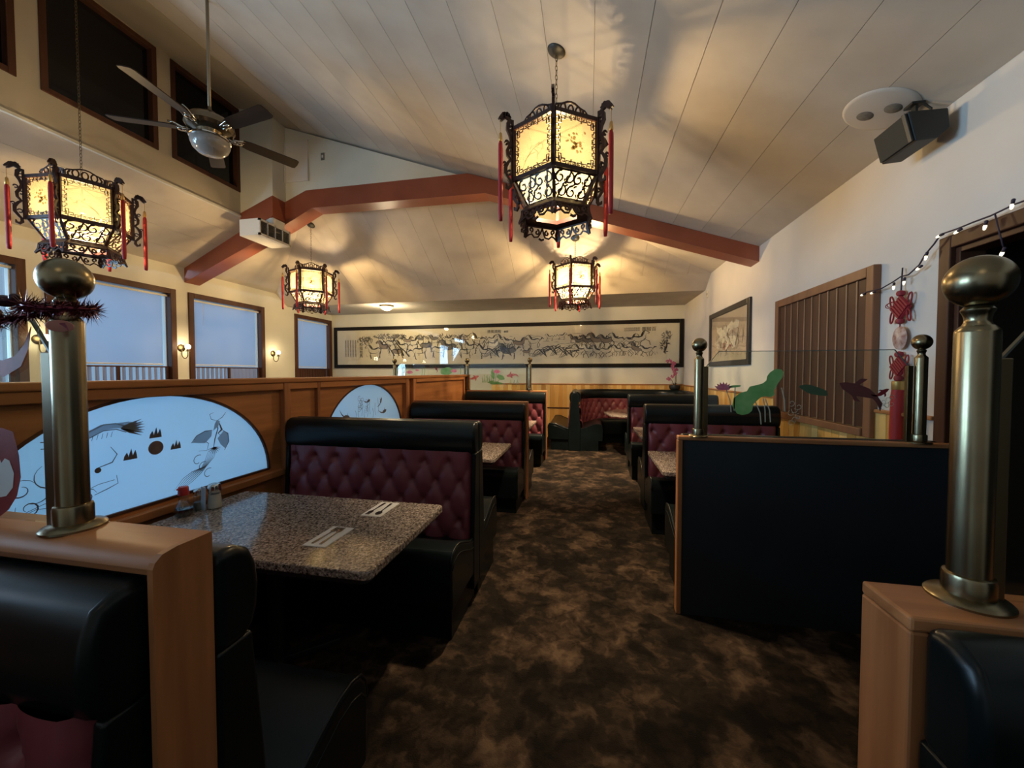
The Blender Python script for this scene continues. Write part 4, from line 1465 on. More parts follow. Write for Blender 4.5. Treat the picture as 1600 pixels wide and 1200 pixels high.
def dragon():
    """carved dragon bracket in the radial plane: u outward, v up from the bottom corner of the panel"""
    bb = B()
    DF = frame((0, 0, 0), (1, 0, 0), (0, 0, 1), (0, 1, 0))

    def S_(pts, ww):
        ww = [x * 1.35 for x in ww] if isinstance(ww, list) else ww * 1.35
        bb.stroke(pts, ww, DF, -0.009, 0.009)
    S_([(0.008, 0.40), (0.030, 0.375), (0.034, 0.335), (0.018, 0.30), (0.010, 0.265), (0.022, 0.225), (0.036, 0.195), (0.034, 0.16), (0.012, 0.13)], [0.014, 0.020, 0.018, 0.014, 0.013, 0.015, 0.016, 0.014, 0.010])
    S_([(0.010, 0.135), (0.032, 0.11), (0.050, 0.075), (0.050, 0.035), (0.028, 0.0), (0.012, -0.02)], [0.010, 0.014, 0.017, 0.016, 0.014, 0.012])
    S_([(0.014, -0.018), (0.012, -0.045), (0.026, -0.062), (0.044, -0.055), (0.046, -0.035)], [0.014, 0.016, 0.016, 0.012, 0.006])
    # head: crown, snout, jaw, horns
    S_([(0.018, 0.405), (0.040, 0.425), (0.066, 0.420), (0.088, 0.402), (0.100, 0.392)], [0.020, 0.032, 0.028, 0.014, 0.006])
    S_([(0.055, 0.410), (0.075, 0.388), (0.088, 0.380)], [0.012, 0.009, 0.004])
    for du, dv in ((0.012, 0.014), (0.030, 0.022), (0.050, 0.018)):
        S_([(0.015 + du, 0.415), (0.010 + du, 0.425 + dv)], [0.012, 0.003])
    # curls along the body
    for cu, cv, r in ((0.012, 0.345, 0.014), (0.042, 0.245, 0.012), (0.014, 0.20, 0.013), (0.058, 0.10, 0.010), (0.022, 0.045, 0.014)):
        S_(arc(cu, cv, r, 0, 300, 9), 0.006)
    S_([(0.0, 0.40), (0.0, -0.02)], 0.012)
    return bb


ME = {}
ME['corner_post'] = B().box(-0.014, 0.012, -0.016, 0.016, -0.015, z1p + 0.015).mesh('corner_post', M_LACQUER)
ME['rail'] = B().box(-0.010, 0.012, -SIDE / 2, SIDE / 2, -0.014, 0.014).mesh('rail', M_LACQUER)
ME['silk_panel'] = B().box(-0.0015, 0.0, -SIDE / 2 + 0.012, SIDE / 2 - 0.012, 0.0, z1p).mesh('silk_panel', M_SILK)
ME['fretwork'] = meander(SIDE - 0.034, z1p - 0.026).mesh('fretwork', M_LACQUER)
# painted spray on the silk
M_SPRAY = translucent('spray_paint_ochre', (0.040, 0.027, 0.010), (0.05, 0.03, 0.01), 0.8, clear=0.22)
M_SPRAYG = translucent('spray_paint_olive', (0.022, 0.020, 0.008), (0.03, 0.03, 0.01), 0.8, clear=0.12)
rr = random.Random(11)


def spray(flip):
    bb = B()
    s = flip
    bb.stroke([(-0.085 * s, 0.05), (-0.05 * s, 0.11), (0.0, 0.15), (0.05 * s, 0.175)], [0.002, 0.005, 0.004, 0.001], SF, 0.0015)
    bb.stroke([(-0.07 * s, 0.09), (-0.03 * s, 0.125), (0.03 * s, 0.125)], [0.003, 0.004, 0.001], SF, 0.0016)
    bb.stroke([(-0.03 * s, 0.12), (-0.02 * s, 0.16), (0.0, 0.20)], [0.002, 0.003, 0.001], SF, 0.0016)
    for k in range(12):
        bb.stroke([(0.06 * s + rr.uniform(-0.05, 0.05), 0.13 + rr.uniform(-0.06, 0.07))] + [(0.06 * s + rr.uniform(-0.05, 0.05), 0.13 + rr.uniform(-0.06, 0.07))], [0.003, 0.001], SF, 0.0017)
    return bb


def blooms(flip):
    bb = B()
    for k in range(24):
        c = (flip * 0.02 + rr.gauss(0, 0.035), 0.16 + rr.gauss(0, 0.045))
        bb.poly(leaf(c, rr.uniform(0.008, 0.016), rr.uniform(0.006, 0.013), rr.random() * 3, 0.15, 9, k), SF, 0.0018 + k * 0.00003)
    return bb


for k in (0, 1):
    ME['branch%d' % k] = spray(1 if k else -1).mesh('painted_branch', M_SPRAYG)
    ME['bloom%d' % k] = blooms(1 if k else -1).mesh('painted_bloom', M_SPRAY)
# lower trapezoid: from R6 at the panel bottom to R 0.225, 0.17 lower
RL, HL = 0.225, 0.165
apoL = RL * cos(pi / 6)
tilt = atan2(APO - apoL, HL)
hL = hypot(APO - apoL, HL)
ME['lower_fret'] = scrolls(RL - 0.03, SIDE - 0.03, hL - 0.012).mesh('lower_fretwork', M_LACQUER)
wA, wB = RL / 2 - 0.006, SIDE / 2 - 0.006
ME['lower_silk'] = B().add([(-0.004, -wA, 0), (-0.004, wA, 0), (-0.004, wB, hL), (-0.004, -wB, hL)], [(0, 1, 2, 3)]).mesh('lower_silk', M_SILKLOW)
ME['lower_silk_dim'] = B().add([(-0.004, -wA, 0), (-0.004, wA, 0), (-0.004, wB, hL), (-0.004, -wB, hL)], [(0, 1, 2, 3)]).mesh('lower_silk', M_SILKLOWDIM)
ME['lower_post'] = B().bar((RL - R6, 0, -HL), (0, 0, 0), 0.022, 0.018).mesh('lower_post', M_LACQUER)
RC = 0.235
ME['top_crest'] = crest(RC, 0.085).mesh('top_crest', M_LACQUER)
RS = 0.262
ME['skirt'] = skirt(RS, 0.095).mesh('bottom_skirt', M_LACQUER)
ME['dragon'] = dragon().mesh('dragon_bracket', M_LACQUER)
ME['tassel'] = B().lathe([(0.0, 0.0), (0.013, 0.004), (0.0165, 0.05), (0.0165, 0.47), (0.015, 0.52), (0.010, 0.535), (0.0, 0.54)], (0, 0, -0.54), 10).mesh('tassel', M_TASSEL, True)
ME['tcap'] = B().lathe([(0.006, 0.055), (0.010, 0.05), (0.012, 0.03), (0.014, 0.0), (0.010, -0.004)], (0, 0, 0), 10).mesh('tassel_cap', M_GOLD, True)
ME['tcord'] = B().tube([(0, 0, 0.05), (0, 0, 0.145)], 0.002, 5).mesh('tassel_cord', M_GOLD)

LAN = {}


def lantern(label, x, y, rot, ztop, no_tassel=None):
    t = thing('hexagonal_lantern', label, 'lantern', (x, y, ZB), rot, 'carved hexagonal lanterns')
    zp = 2.83 - ZB
    six(ME['corner_post'], 'corner_post', t, R6, zp)
    six(ME['rail'], 'rail', t, APO, zp, pi / 6)
    six(ME['rail'], 'rail', t, APO, zp + z1p, pi / 6)
    for k in range(6):
        a = pi / 3 * k + pi / 6
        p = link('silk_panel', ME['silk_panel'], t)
        p.location = (APO * cos(a), APO * sin(a), zp)
        p.rotation_euler = (0, 0, a)
        link('painted_spray', ME[('branch%d' if k % 2 else 'bloom%d') % (k // 2 % 2)], p)['kind'] = 'stuff'
        f = link('fretwork', ME['fretwork'], t)
        f.location = ((APO + 0.003) * cos(a), (APO + 0.003) * sin(a), zp + 0.013)
        f.rotation_euler = (0, 0, a)
        l = link('lower_fretwork', ME['lower_fret'], t)
        l.location = (apoL * cos(a), apoL * sin(a), zp - HL)
        l.rotation_euler = (0, tilt, a)
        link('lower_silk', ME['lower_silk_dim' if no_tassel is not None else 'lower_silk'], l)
        c = link('top_crest', ME['top_crest'], t)
        c.location = (RC * cos(pi / 6) * cos(a), RC * cos(pi / 6) * sin(a), zp + z1p + 0.038)
        c.rotation_euler = (0, radians(8), a)
        s = link('bottom_skirt', ME['skirt'], t)
        s.location = (RS * cos(pi / 6) * cos(a), RS * cos(pi / 6) * sin(a), zp - HL - 0.035)
        s.rotation_euler = (0, radians(-14), a)
    six(ME['lower_post'], 'lower_post', t, R6 - 0.002, zp)
    six(ME['dragon'], 'dragon_bracket', t, R6 + 0.012, zp)
    for k in range(6):
        if k == no_tassel:
            continue
        a = pi / 3 * k
        o = link('tassel', ME['tassel'], t)
        o.location = ((R6 + 0.098) * cos(a), (R6 + 0.098) * sin(a), 3.075 - ZB)
        link('tassel_cap', ME['tcap'], o)
        link('tassel_cord', ME['tcord'], o)
    # roof: sloping hexagonal ring between the panel head and the crest, and the bottom ring with its opening
    hx = lambda r, z: [(r * cos(pi / 3 * k), r * sin(pi / 3 * k), z) for k in range(6)]
    if 'roof' not in LAN:
        bb = B()
        a0, a1 = hx(R6 + 0.012, zp + z1p + 0.014), hx(RC + 0.004, zp + z1p + 0.040)
        c0, c1 = hx(R6 - 0.02, zp + z1p + 0.0), hx(RC - 0.02, zp + z1p + 0.030)
        bb.add(a0 + a1 + c0 + c1, [(k, (k + 1) % 6, 6 + (k + 1) % 6, 6 + k) for k in range(6)] + [(12 + k, 18 + k, 18 + (k + 1) % 6, 12 + (k + 1) % 6) for k in range(6)] + [(6 + k, 6 + (k + 1) % 6, 18 + (k + 1) % 6, 18 + k) for k in range(6)])
        LAN['top'] = B().add(hx(RC - 0.022, zp + z1p + 0.032), [(0, 1, 2, 3, 4, 5)]).mesh('top_diffuser', M_TOPDIFFUSER)  # added diffuser across the open top, weakens the bright patch above
        LAN['roof'] = bb.mesh('roof_ring', M_LACQUER)
        bb = B()
        a0, a1 = hx(RL + 0.012, zp - HL), hx(RS + 0.006, zp - HL - 0.035)
        c0, c1 = hx(RL - 0.05, zp - HL), hx(RS - 0.09, zp - HL - 0.030)
        bb.add(a0 + a1 + c0 + c1, [(k, (k + 1) % 6, 6 + (k + 1) % 6, 6 + k) for k in range(6)] + [(12 + k, 18 + k, 18 + (k + 1) % 6, 12 + (k + 1) % 6) for k in range(6)] + [(k, 12 + k, 12 + (k + 1) % 6, (k + 1) % 6) for k in range(6)] + [(6 + k, 6 + (k + 1) % 6, 18 + (k + 1) % 6, 18 + k) for k in range(6)])
        LAN['ring'] = bb.mesh('bottom_ring', M_LACQUER)
        bb = B()
        for k in range(3):
            a = pi / 3 * k
            bb.bar((R6 * 0.72 * cos(a), R6 * 0.72 * sin(a), zp + z1p + 0.025), (-R6 * 0.72 * cos(a), -R6 * 0.72 * sin(a), zp + z1p + 0.025), 0.010, 0.008)
        bb.tube([(0, 0, zp + 0.14), (0, 0, zp + z1p + 0.12)], 0.006, 8)
        bb.lathe([(0.018, 0.0), (0.02, 0.05), (0.012, 0.06)], (0, 0, zp + 0.14), 12)
        LAN['spider'] = bb.mesh('spider_and_socket', M_BRASSDARK)
        LAN['bulb'] = B().ball((0, 0, zp + 0.095), 0.024, 14, 10, 1.3).mesh('bulb', M_BULB, True)
    link('top_diffuser', LAN['top'], t)
    link('roof_ring', LAN['roof'], t)
    link('bottom_ring', LAN['ring'], t)
    link('spider', LAN['spider'], t)
    link('bulb', LAN['bulb'], t)
    # chain and ceiling canopy
    zc = 3.30 - ZB
    n = max(3, int((ztop - 0.06 - 3.29) / 0.030))
    step = (ztop - 0.05 - 3.29) / n
    bb = B()
    for k in range(n):
        cz = zc + (k + 0.5) * step
        pts = []
        for i in range(10):
            a = 2 * pi * i / 10
            u, v = 0.0085 * cos(a), step * 0.66 * sin(a)
            pts.append((u if k % 2 else 0, 0 if k % 2 else u, cz + v))
        bb.tube(pts, 0.0022, 5, closed=True)
    bb.obj('chain', M_BRASSDARK, t)
    return t


def canopy(t, dz, tiltv):
    o = B().lathe([(0.0, -0.028), (0.012, -0.028), (0.03, -0.024), (0.062, -0.010), (0.068, -0.002), (0.068, 0.0)], (0, 0, 0), 24).obj('canopy', M_BLACK, t, smooth=40)
    o.location = (0, 0, dz - ZB)
    q_ = Vector((0, 0, 1)).rotation_difference(Vector(tiltv).normalized())
    rz = Matrix.Rotation(-t.rotation_euler.z, 3, 'Z')
    o.rotation_mode = 'QUATERNION'
    o.rotation_quaternion = (rz @ q_.to_matrix()).to_quaternion()


LANTERNS = []
for lab, x, y, rot, ztop, tv, lp in (
        ('largest lantern, hung from the sloping ceiling at the top centre', -0.24, 2.82, 32, 3.795, (-SM, 0, -1), 0.62),
        ('lantern at the far left, hanging above the ball post with tinsel', -4.60, 2.75, 5, 5.25, (-SM, 0, -1), 0.75),
        ('small lantern by the white air vent, in front of the last window', -4.605, 5.75, 39, ZE + SQ * (YH - 5.75), (0, -SQ, -1), 1.3),
        ('small lantern below the largest one, above the long painting', -0.225, 6.30, 22, ZE + SQ * (YH - 6.30), (0, -SQ, -1), 2.1)):
    t = lantern(lab, x, y, radians(rot), ztop, 4 if rot == 32 else None)
    tv2 = Vector(tv)
    canopy(t, ztop, (-tv2.x, -tv2.y, -tv2.z))
    point_light('lantern_light', (x, y, 2.925), LANTERN_POWER * lp, WARM, 0.045)
# ------------------------------------------------------------------ ceiling fan
FXc, FYc, FZc = -3.405, 2.965, 3.66
t = thing('ceiling_fan', 'dark-bladed ceiling fan with a clear glass bowl in front of the high windows', 'fan', (FXc, FYc, FZc))
B().tube([(0, 0, 0.12), (0, 0, zM(FXc) - FZc)], 0.0135, 12).obj('downrod', M_TAN if False else mat('rod_bronze', (0.30, 0.24, 0.16), 0.4, 0.3), t, smooth=True)
B().lathe([(0.03, 0.20), (0.06, 0.17), (0.10, 0.165), (0.155, 0.145), (0.185, 0.105), (0.19, 0.07), (0.17, 0.045), (0.10, 0.03), (0.09, 0.0), (0.105, -0.01), (0.11, -0.03), (0.10, -0.035)], (0, 0, 0), 36).obj('motor_housing', mat('fan_bronze', (0.20, 0.155, 0.10), 0.22, 0.85), t, smooth=35)
B().lathe([(0.06, 0.202), (0.05, 0.21), (0.018, 0.225), (0.014, 0.26)], (0, 0, 0), 24).obj('rod_cup', M_BRASSDARK, t, smooth=35)
B().lathe([(0.135, -0.035), (0.15, -0.05), (0.152, -0.075), (0.135, -0.12), (0.10, -0.155), (0.05, -0.172), (0.0, -0.176)], (0, 0, 0), 36).obj('glass_bowl', mat('pale_bowl_glass', (0.26, 0.25, 0.24), 0.05, spec=1.0), t, smooth=True)
B().lathe([(0.15, -0.046), (0.158, -0.04), (0.158, -0.03), (0.12, -0.026)], (0, 0, 0), 36).obj('bowl_ring', M_CHROME, t, smooth=40)
blm = B()
bl_pts = [(0.25, -0.045), (0.31, -0.058), (0.72, -0.066), (0.742, -0.055), (0.748, 0.0), (0.742, 0.055), (0.72, 0.066), (0.31, 0.058), (0.25, 0.045)]
blm.prism(bl_pts, frame((0, 0, 0.045), (1, 0, 0), (0, cos(0.22), -sin(0.22)), (0, sin(0.22), cos(0.22))), -0.004, 0.004)
blm_me = blm.mesh('blade', M_FANBLADE)
ir = B()
ir.tube([(0.13, 0, 0.04), (0.19, 0.012, 0.025), (0.24, 0.0, 0.045), (0.30, 0, 0.062)], [0.012, 0.016, 0.012, 0.010], 8)
ir.tube([(0.15, -0.02, 0.035), (0.20, -0.035, 0.03), (0.27, -0.03, 0.055), (0.31, -0.028, 0.06)], 0.008, 6)
ir.tube([(0.15, 0.02, 0.035), (0.20, 0.035, 0.03), (0.27, 0.03, 0.065), (0.31, 0.028, 0.07)], 0.008, 6)
ir.lathe([(0.0, -0.008), (0.026, -0.004), (0.03, 0.006), (0.0, 0.01)], (0.225, 0, 0.025), 12)
ir_me = ir.mesh('blade_iron', M_CHROME, True)
for k in range(5):
    o = link('blade', blm_me, t)
    o.rotation_euler = (0, 0, radians(62 + 72 * k))
    p = link('blade_iron', ir_me, o)
tb = B().tube([(0.09, -0.05, -0.03), (0.10, -0.055, -0.20)], 0.0015, 5)
tb.obj('pull_chain', M_BRASS, t)

# ------------------------------------------------------------------ air vent box under the pilaster
t = thing('air_vent_box', 'white air duct box with a four-section grille hung below the beam', 'vent', (-4.635, 4.865, 3.41))
x0, x1, y0, y1, H = -0.165, 0.165, -0.285, 0.275, 0.225
bb = B()
bb.box(x0, x1 - 0.03, y0, y1, 0, 0.012)
bb.box(x0, x1 - 0.03, y0, y1, H - 0.012, H)
bb.box(x0, x0 + 0.012, y0, y1, 0.012, H - 0.012)
bb.box(x0 + 0.012, x1 - 0.03, y0, y0 + 0.012, 0.012, H - 0.012)
bb.box(x0 + 0.012, x1 - 0.03, y1 - 0.012, y1, 0.012, H - 0.012)
bb.obj('casing', M_WHITE, t)
bb = B()
for yy in [y0 + i * (y1 - y0 - 0.022) / 4 for i in range(5)]:
    bb.box(x1 - 0.03, x1, yy, yy + 0.022 if yy in (y0,) or yy > y1 - 0.03 else yy + 0.012, 0.0, H)
bb.box(x1 - 0.03, x1, y0, y1, 0, 0.028)
bb.box(x1 - 0.03, x1, y0, y1, H - 0.028, H)
bb.obj('grille_frame', M_WHITE, t)
sl_me = B().box(-0.010, 0.010, y0 + 0.012, y1 - 0.012, -0.001, 0.001).mesh('louvre', M_GREYDUST)
for k in range(9):
    o = link('louvre', sl_me, t)
    o.location = (x1 - 0.016, 0, 0.036 + k * 0.019)
    o.rotation_euler = (0, 0.7, 0)
B().box(x0 + 0.02, x0 + 0.025, y0 + 0.012, y1 - 0.012, 0.012, H - 0.012).obj('inner_liner', M_GREYDUST, t)

# access panel and plate on the gable wall
t = thing('access_panel', 'white framed access panel high on the gable wall above the beam', 'panel', (-4.355, YBEAM + 0.02, 4.42))
B().box(-0.235, 0.13, -0.022, 0.0, 0, 0.60).obj('door', M_WALL, t, bevel=0.003)
for a in ((-0.25, -0.235, -0.006, 0.606), (0.13, 0.16, -0.006, 0.606)):
    B().box(a[0], a[1], -0.034, 0, a[2], a[3]).obj('frame_side', M_WALL, t, bevel=0.003)
t = thing('wall_plate', 'small brown wall plate on the gable wall right of the access panel', 'plate', (-3.955, YBEAM + 0.02, 4.70))
B().box(-0.03, 0.03, -0.008, 0, 0, 0.11).obj('plate', M_GREYDUST, t, bevel=0.003)
B().box(-0.012, 0.012, -0.012, -0.008, 0.035, 0.075).obj('rocker', M_WHITE, t, bevel=0.001)
t = thing('thermostat', 'small beige plate on the right wall near the ceiling, above the flower picture', 'plate', (XR, 7.25, 2.80))
B().box(-0.012, 0, -0.04, 0.04, 0, 0.12).obj('plate', M_SCROLLEDGE, t, bevel=0.003)
B().box(-0.017, -0.012, -0.015, 0.015, 0.04, 0.08).obj('dial', M_GREYDUST, t, bevel=0.002)

# ------------------------------------------------------------------ wall sconces
SC = None
for lab, y in (('lit wall sconce just past the red beam, between the two wide windows', 5.12), ('lit wall sconce at the far left, behind the near brass post', 3.455), ('lit wall sconce farthest back, left of the last window', 6.985)):
    if SC is None:
        t = thing('wall_sconce', lab, 'sconce', (XL, y, 1.90), 0, 'lit wall sconces')
        B().lathe([(0.062, 0.0), (0.062, 0.006), (0.052, 0.014), (0.02, 0.02), (0, 0.022)], (0, 0, 0), 24).obj('back_plate', M_BRASSDARK, t, smooth=40).rotation_euler = (0, pi / 2, 0)
        arm = [(0.015, 0, 0.0)] + [(0.075 + 0.06 * cos(radians(a)), 0, -0.095 + 0.075 * sin(radians(a))) for a in range(165, 361, 15)] + [(0.135, 0, -0.05)]
        B().tube(arm, 0.006, 8).obj('arm', M_BRASSDARK, t, smooth=True)
        B().lathe([(0.008, 0), (0.034, 0.004), (0.036, 0.010), (0.016, 0.016), (0.014, 0.04)], (0.135, 0, -0.06), 16).obj('cup', M_BRASSDARK, t, smooth=40)
        B().ball((0.135, 0, 0.02), 0.040, 18, 12).obj('globe', M_SCONCEBULB, t, smooth=True)
        SC = t
    else:
        t = dup(SC, (XL, y, 1.90), 0, lab)
    point_light('sconce_light', (XL + 0.135, y, 1.92), SCONCE_POWER, (1.0, 0.78, 0.45), 0.05)

# ceiling dome light over the back strip
t = thing('ceiling_light', 'small lit dome ceiling light above the left part of the long painting', 'light', (-4.33, 7.72, ZF + 0.005))
B().lathe([(0.15, 0.0), (0.15, -0.02), (0.14, -0.03)], (0, 0, 0), 28).obj('rim', M_BRASSDARK, t, smooth=40)
B().lathe([(0.138, -0.028), (0.125, -0.06), (0.085, -0.09), (0.03, -0.105), (0.0, -0.107)], (0, 0, 0), 28).obj('dome', M_DOME, t, smooth=True)
B().lathe([(0.012, -0.105), (0.010, -0.118), (0.0, -0.122)], (0, 0, 0), 10).obj('finial', M_BRASSDARK, t, smooth=True)
point_light('dome_light', (-4.33, 7.72, ZF - 0.16), 60, (1.0, 0.82, 0.52), 0.08)

# ------------------------------------------------------------------ round ceiling vent and loudspeaker
t = thing('ceiling_vent', 'round white ceiling vent plate with two dark patches, above the loudspeaker', 'vent', (1.752, 2.815, zM(1.752) - 0.002))
q_ = Vector((0, 0, -1)).rotation_difference(Vector((-SM, 0, -1)).normalized())
t.rotation_mode = 'QUATERNION'
t.rotation_quaternion = q_
B().lathe([(0.0, -0.014), (0.165, -0.012), (0.182, -0.006), (0.186, 0.0)], (0, 0, 0), 40).obj('plate', mat('vent_white', (0.56, 0.51, 0.45), 0.6), t, smooth=40)
for x, y in ((-0.045, 0.055), (0.045, -0.045)):
    B().lathe([(0.0, -0.0165), (0.040, -0.0155), (0.046, -0.011)], (x, y, 0), 20).obj('outlet', mat('dusty_grille', (0.20, 0.18, 0.15), 0.8, col2=(0.14, 0.13, 0.11), scale=60), t, smooth=40)

t = thing('loudspeaker', 'black loudspeaker mounted high in the corner of wall and ceiling at right', 'speaker', (1.853, 2.741, 2.890))
t.scale = (1.09, 1.09, 1.09)
SPF = frame((0, 0, 0), (1, 0, 0), (0, 0, 1), (0, 1, 0))
cr = [(-0.085, 0.08), (-0.045, -0.075), (0.05, -0.07), (0.10, -0.02), (0.09, 0.075)]
B().prism(cr, SPF, -0.12, 0.12).obj('cabinet', M_BLACK, t, bevel=0.006)
a, c = Vector((-0.085, 0, 0.08)), Vector((-0.045, 0, -0.075))
dn = (c - a).normalized()
nrm = Vector((dn.z, 0, -dn.x))
nrm = nrm if nrm.x < 0 else -nrm
gf = frame(a, (0, 1, 0), dn, nrm)
B().prism([(-0.112, 0.007), (0.112, 0.007), (0.112, 0.152), (-0.112, 0.152)], gf, 0.0, 0.012).obj('grille', mat('speaker_grille', (0.022, 0.024, 0.022), 0.8, bump=0.3, bscale=300), t, bevel=0.004)
B().prism([(-0.117, 0.005), (-0.095, 0.005), (-0.095, 0.155), (-0.117, 0.155)], gf, 0.012, 0.018).obj('end_trim', M_GREYDUST if False else mat('speaker_trim', (0.05, 0.05, 0.047), 0.5), t, bevel=0.003)
bb = B()
bb.box(0.005, 0.017, -0.035, -0.005, 0.07, (zM(1.865) - 2.890) / 1.09 - 0.004)
bb.box(-0.02, 0.04, -0.05, 0.01, (zM(1.865) - 2.890) / 1.09 - 0.022, (zM(1.865) - 2.890) / 1.09 - 0.010)
bb.obj('ceiling_bracket', M_BLACK, t)
bb = B().tube([(0.05, -0.06, 0.07), (0.055, -0.065, 0.11), (0.03, -0.05, 0.15)], 0.006, 6)
bb.obj('cable', M_BLACK, t, smooth=True)

# ------------------------------------------------------------------ slatted shutter on the right wall
t = thing('wooden_shutter', 'brown vertical-slat shutter in a wood frame on the right wall', 'shutter', (XR, 3.92, 1.03))
h, H = 0.735, 1.235
bb = B()
for a in ((-h, -h + 0.075), (h - 0.075, h)):
    bb.box(-0.05, 0, a[0], a[1], 0, H)
bb.box(-0.05, 0, -h + 0.075, h - 0.075, H - 0.075, H)
bb.box(-0.065, 0, -h + 0.075, h - 0.075, 0, 0.06)
bb.obj('shutter_frame', M_TRIMWOOD, t, bevel=0.006)
B().box(-0.012, 0.0, -h + 0.075, h - 0.075, 0.06, H - 0.075).obj('backing', mat('shutter_gap', (0.30, 0.20, 0.135), 0.7), t)
n = 11
wv = (2 * h - 0.15) / n
me = B().box(-0.030, -0.014, -wv / 2 + 0.007, wv / 2 - 0.007, 0.065, H - 0.08).mesh('slat', M_SHUTTER)
for k in range(n):
    o = link('slat', me, t)
    o.location = (0, -h + 0.075 + (k + 0.5) * wv, 0)
me = B().box(-0.036, -0.012, -0.0075, 0.0075, 0.062, H - 0.076).mesh('bead', mat('shutter_bead', (0.25, 0.145, 0.085), 0.5))
for k in range(1, n):
    o = link('bead', me, t)
    o.location = (0, -h + 0.075 + k * wv, 0)

# ------------------------------------------------------------------ framed flower picture on the right wall
t = thing('framed_picture', 'black framed lotus painting on the right wall', 'picture', (XR, 6.21, 1.60))
h, H, f_ = 0.83, 0.86, 0.075
bb = B()
bb.box(-0.035, 0, -h, -h + f_, 0, H)
bb.box(-0.035, 0, h - f_, h, 0, H)
bb.box(-0.035, 0, -h + f_, h - f_, 0, f_)
bb.box(-0.035, 0, -h + f_, h - f_, H - f_, H)
bb.obj('picture_frame', mat('grey_black_frame', (0.035, 0.030, 0.028), 0.35), t, bevel=0.006)
B().box(-0.012, 0, -h + f_, h - f_, f_, H - f_).obj('picture_paper', mat('picture_paper', (0.56, 0.44, 0.31), 0.8, col2=(0.62, 0.50, 0.36), scale=4), t)
PF = frame((-0.0125, 0, 0), (0, -1, 0), (0, 0, 1), (-1, 0, 0))
rr = random.Random(5)
bb = B()
for k in range(20):
    c = (rr.uniform(-0.5, 0.35), rr.uniform(0.30, 0.62))
    bb.poly(leaf(c, rr.uniform(0.08, 0.17), rr.uniform(0.03, 0.06), rr.uniform(-0.7, 0.7), 0.14, 16, k), PF, 0.0004 + k * 0.00004)
bb.obj('cream_petals', M_CREAM, t)
bb = B()
for k in range(4):
    bb.poly(leaf((-0.10 + 0.10 * k, 0.30 + 0.02 * k), 0.09, 0.07, 0.3 * k, 0.15, 14, 20 + k), PF, 0.0002 + k * 0.00004)
bb.obj('rose_wash', M_ROSE, t)
bb = B()
for k in range(26):
    x = rr.uniform(-0.5, 0.6)
    y = rr.uniform(0.12, 0.45)
    pts_ = [(x, y)]
    for j in range(4):
        x += rr.uniform(-0.07, 0.07)
        y += rr.uniform(0.02, 0.09)
        pts_.append((x, min(y, 0.74)))
    bb.stroke(pts_, taper(5, 0.003, rr.uniform(0.012, 0.034)), PF, 0.0008)
bb.obj('ink_stems', mat('ink_brown_grey', (0.13, 0.11, 0.08), 0.7), t)
B().box(-0.018, -0.016, -h + f_, h - f_, f_, H - f_).obj('pane', M_GLASSPIC, t)

# ------------------------------------------------------------------ the long ink scroll on the back wall
sx0, sx1, sz0, sz1 = -6.47, 2.005, 1.615, 2.66
t = thing('long_painting', 'very long black-framed ink painting of horses across the back wall', 'painting', ((sx0 + sx1) / 2, YB, sz0))
h, H, f_ = (sx1 - sx0) / 2, sz1 - sz0, 0.085
bb = B()
bb.box(-h, -h + f_, -0.04, 0, 0, H)
bb.box(h - f_, h, -0.04, 0, 0, H)
bb.box(-h + f_, h - f_, -0.04, 0, 0, f_)
bb.box(-h + f_, h - f_, -0.04, 0, H - f_, H)
bb.obj('picture_frame', M_BLACKFRAME, t, bevel=0.010)
B().box(-h + f_, h - f_, -0.010, 0, f_, H - f_).obj('scroll_mount', M_SCROLLEDGE, t)
B().box(-h + 0.34, h - 0.34, -0.0125, -0.010, 0.20, H - 0.185).obj('scroll_paper', M_SCROLL, t)
SFm = frame((0, -0.0130, 0), (1, 0, 0), (0, 0, 1), (0, -1, 0))
rr = random.Random(21)
ink, grey, blue, pale, brown = B(), B(), B(), B(), B()
LAY = 0.0003


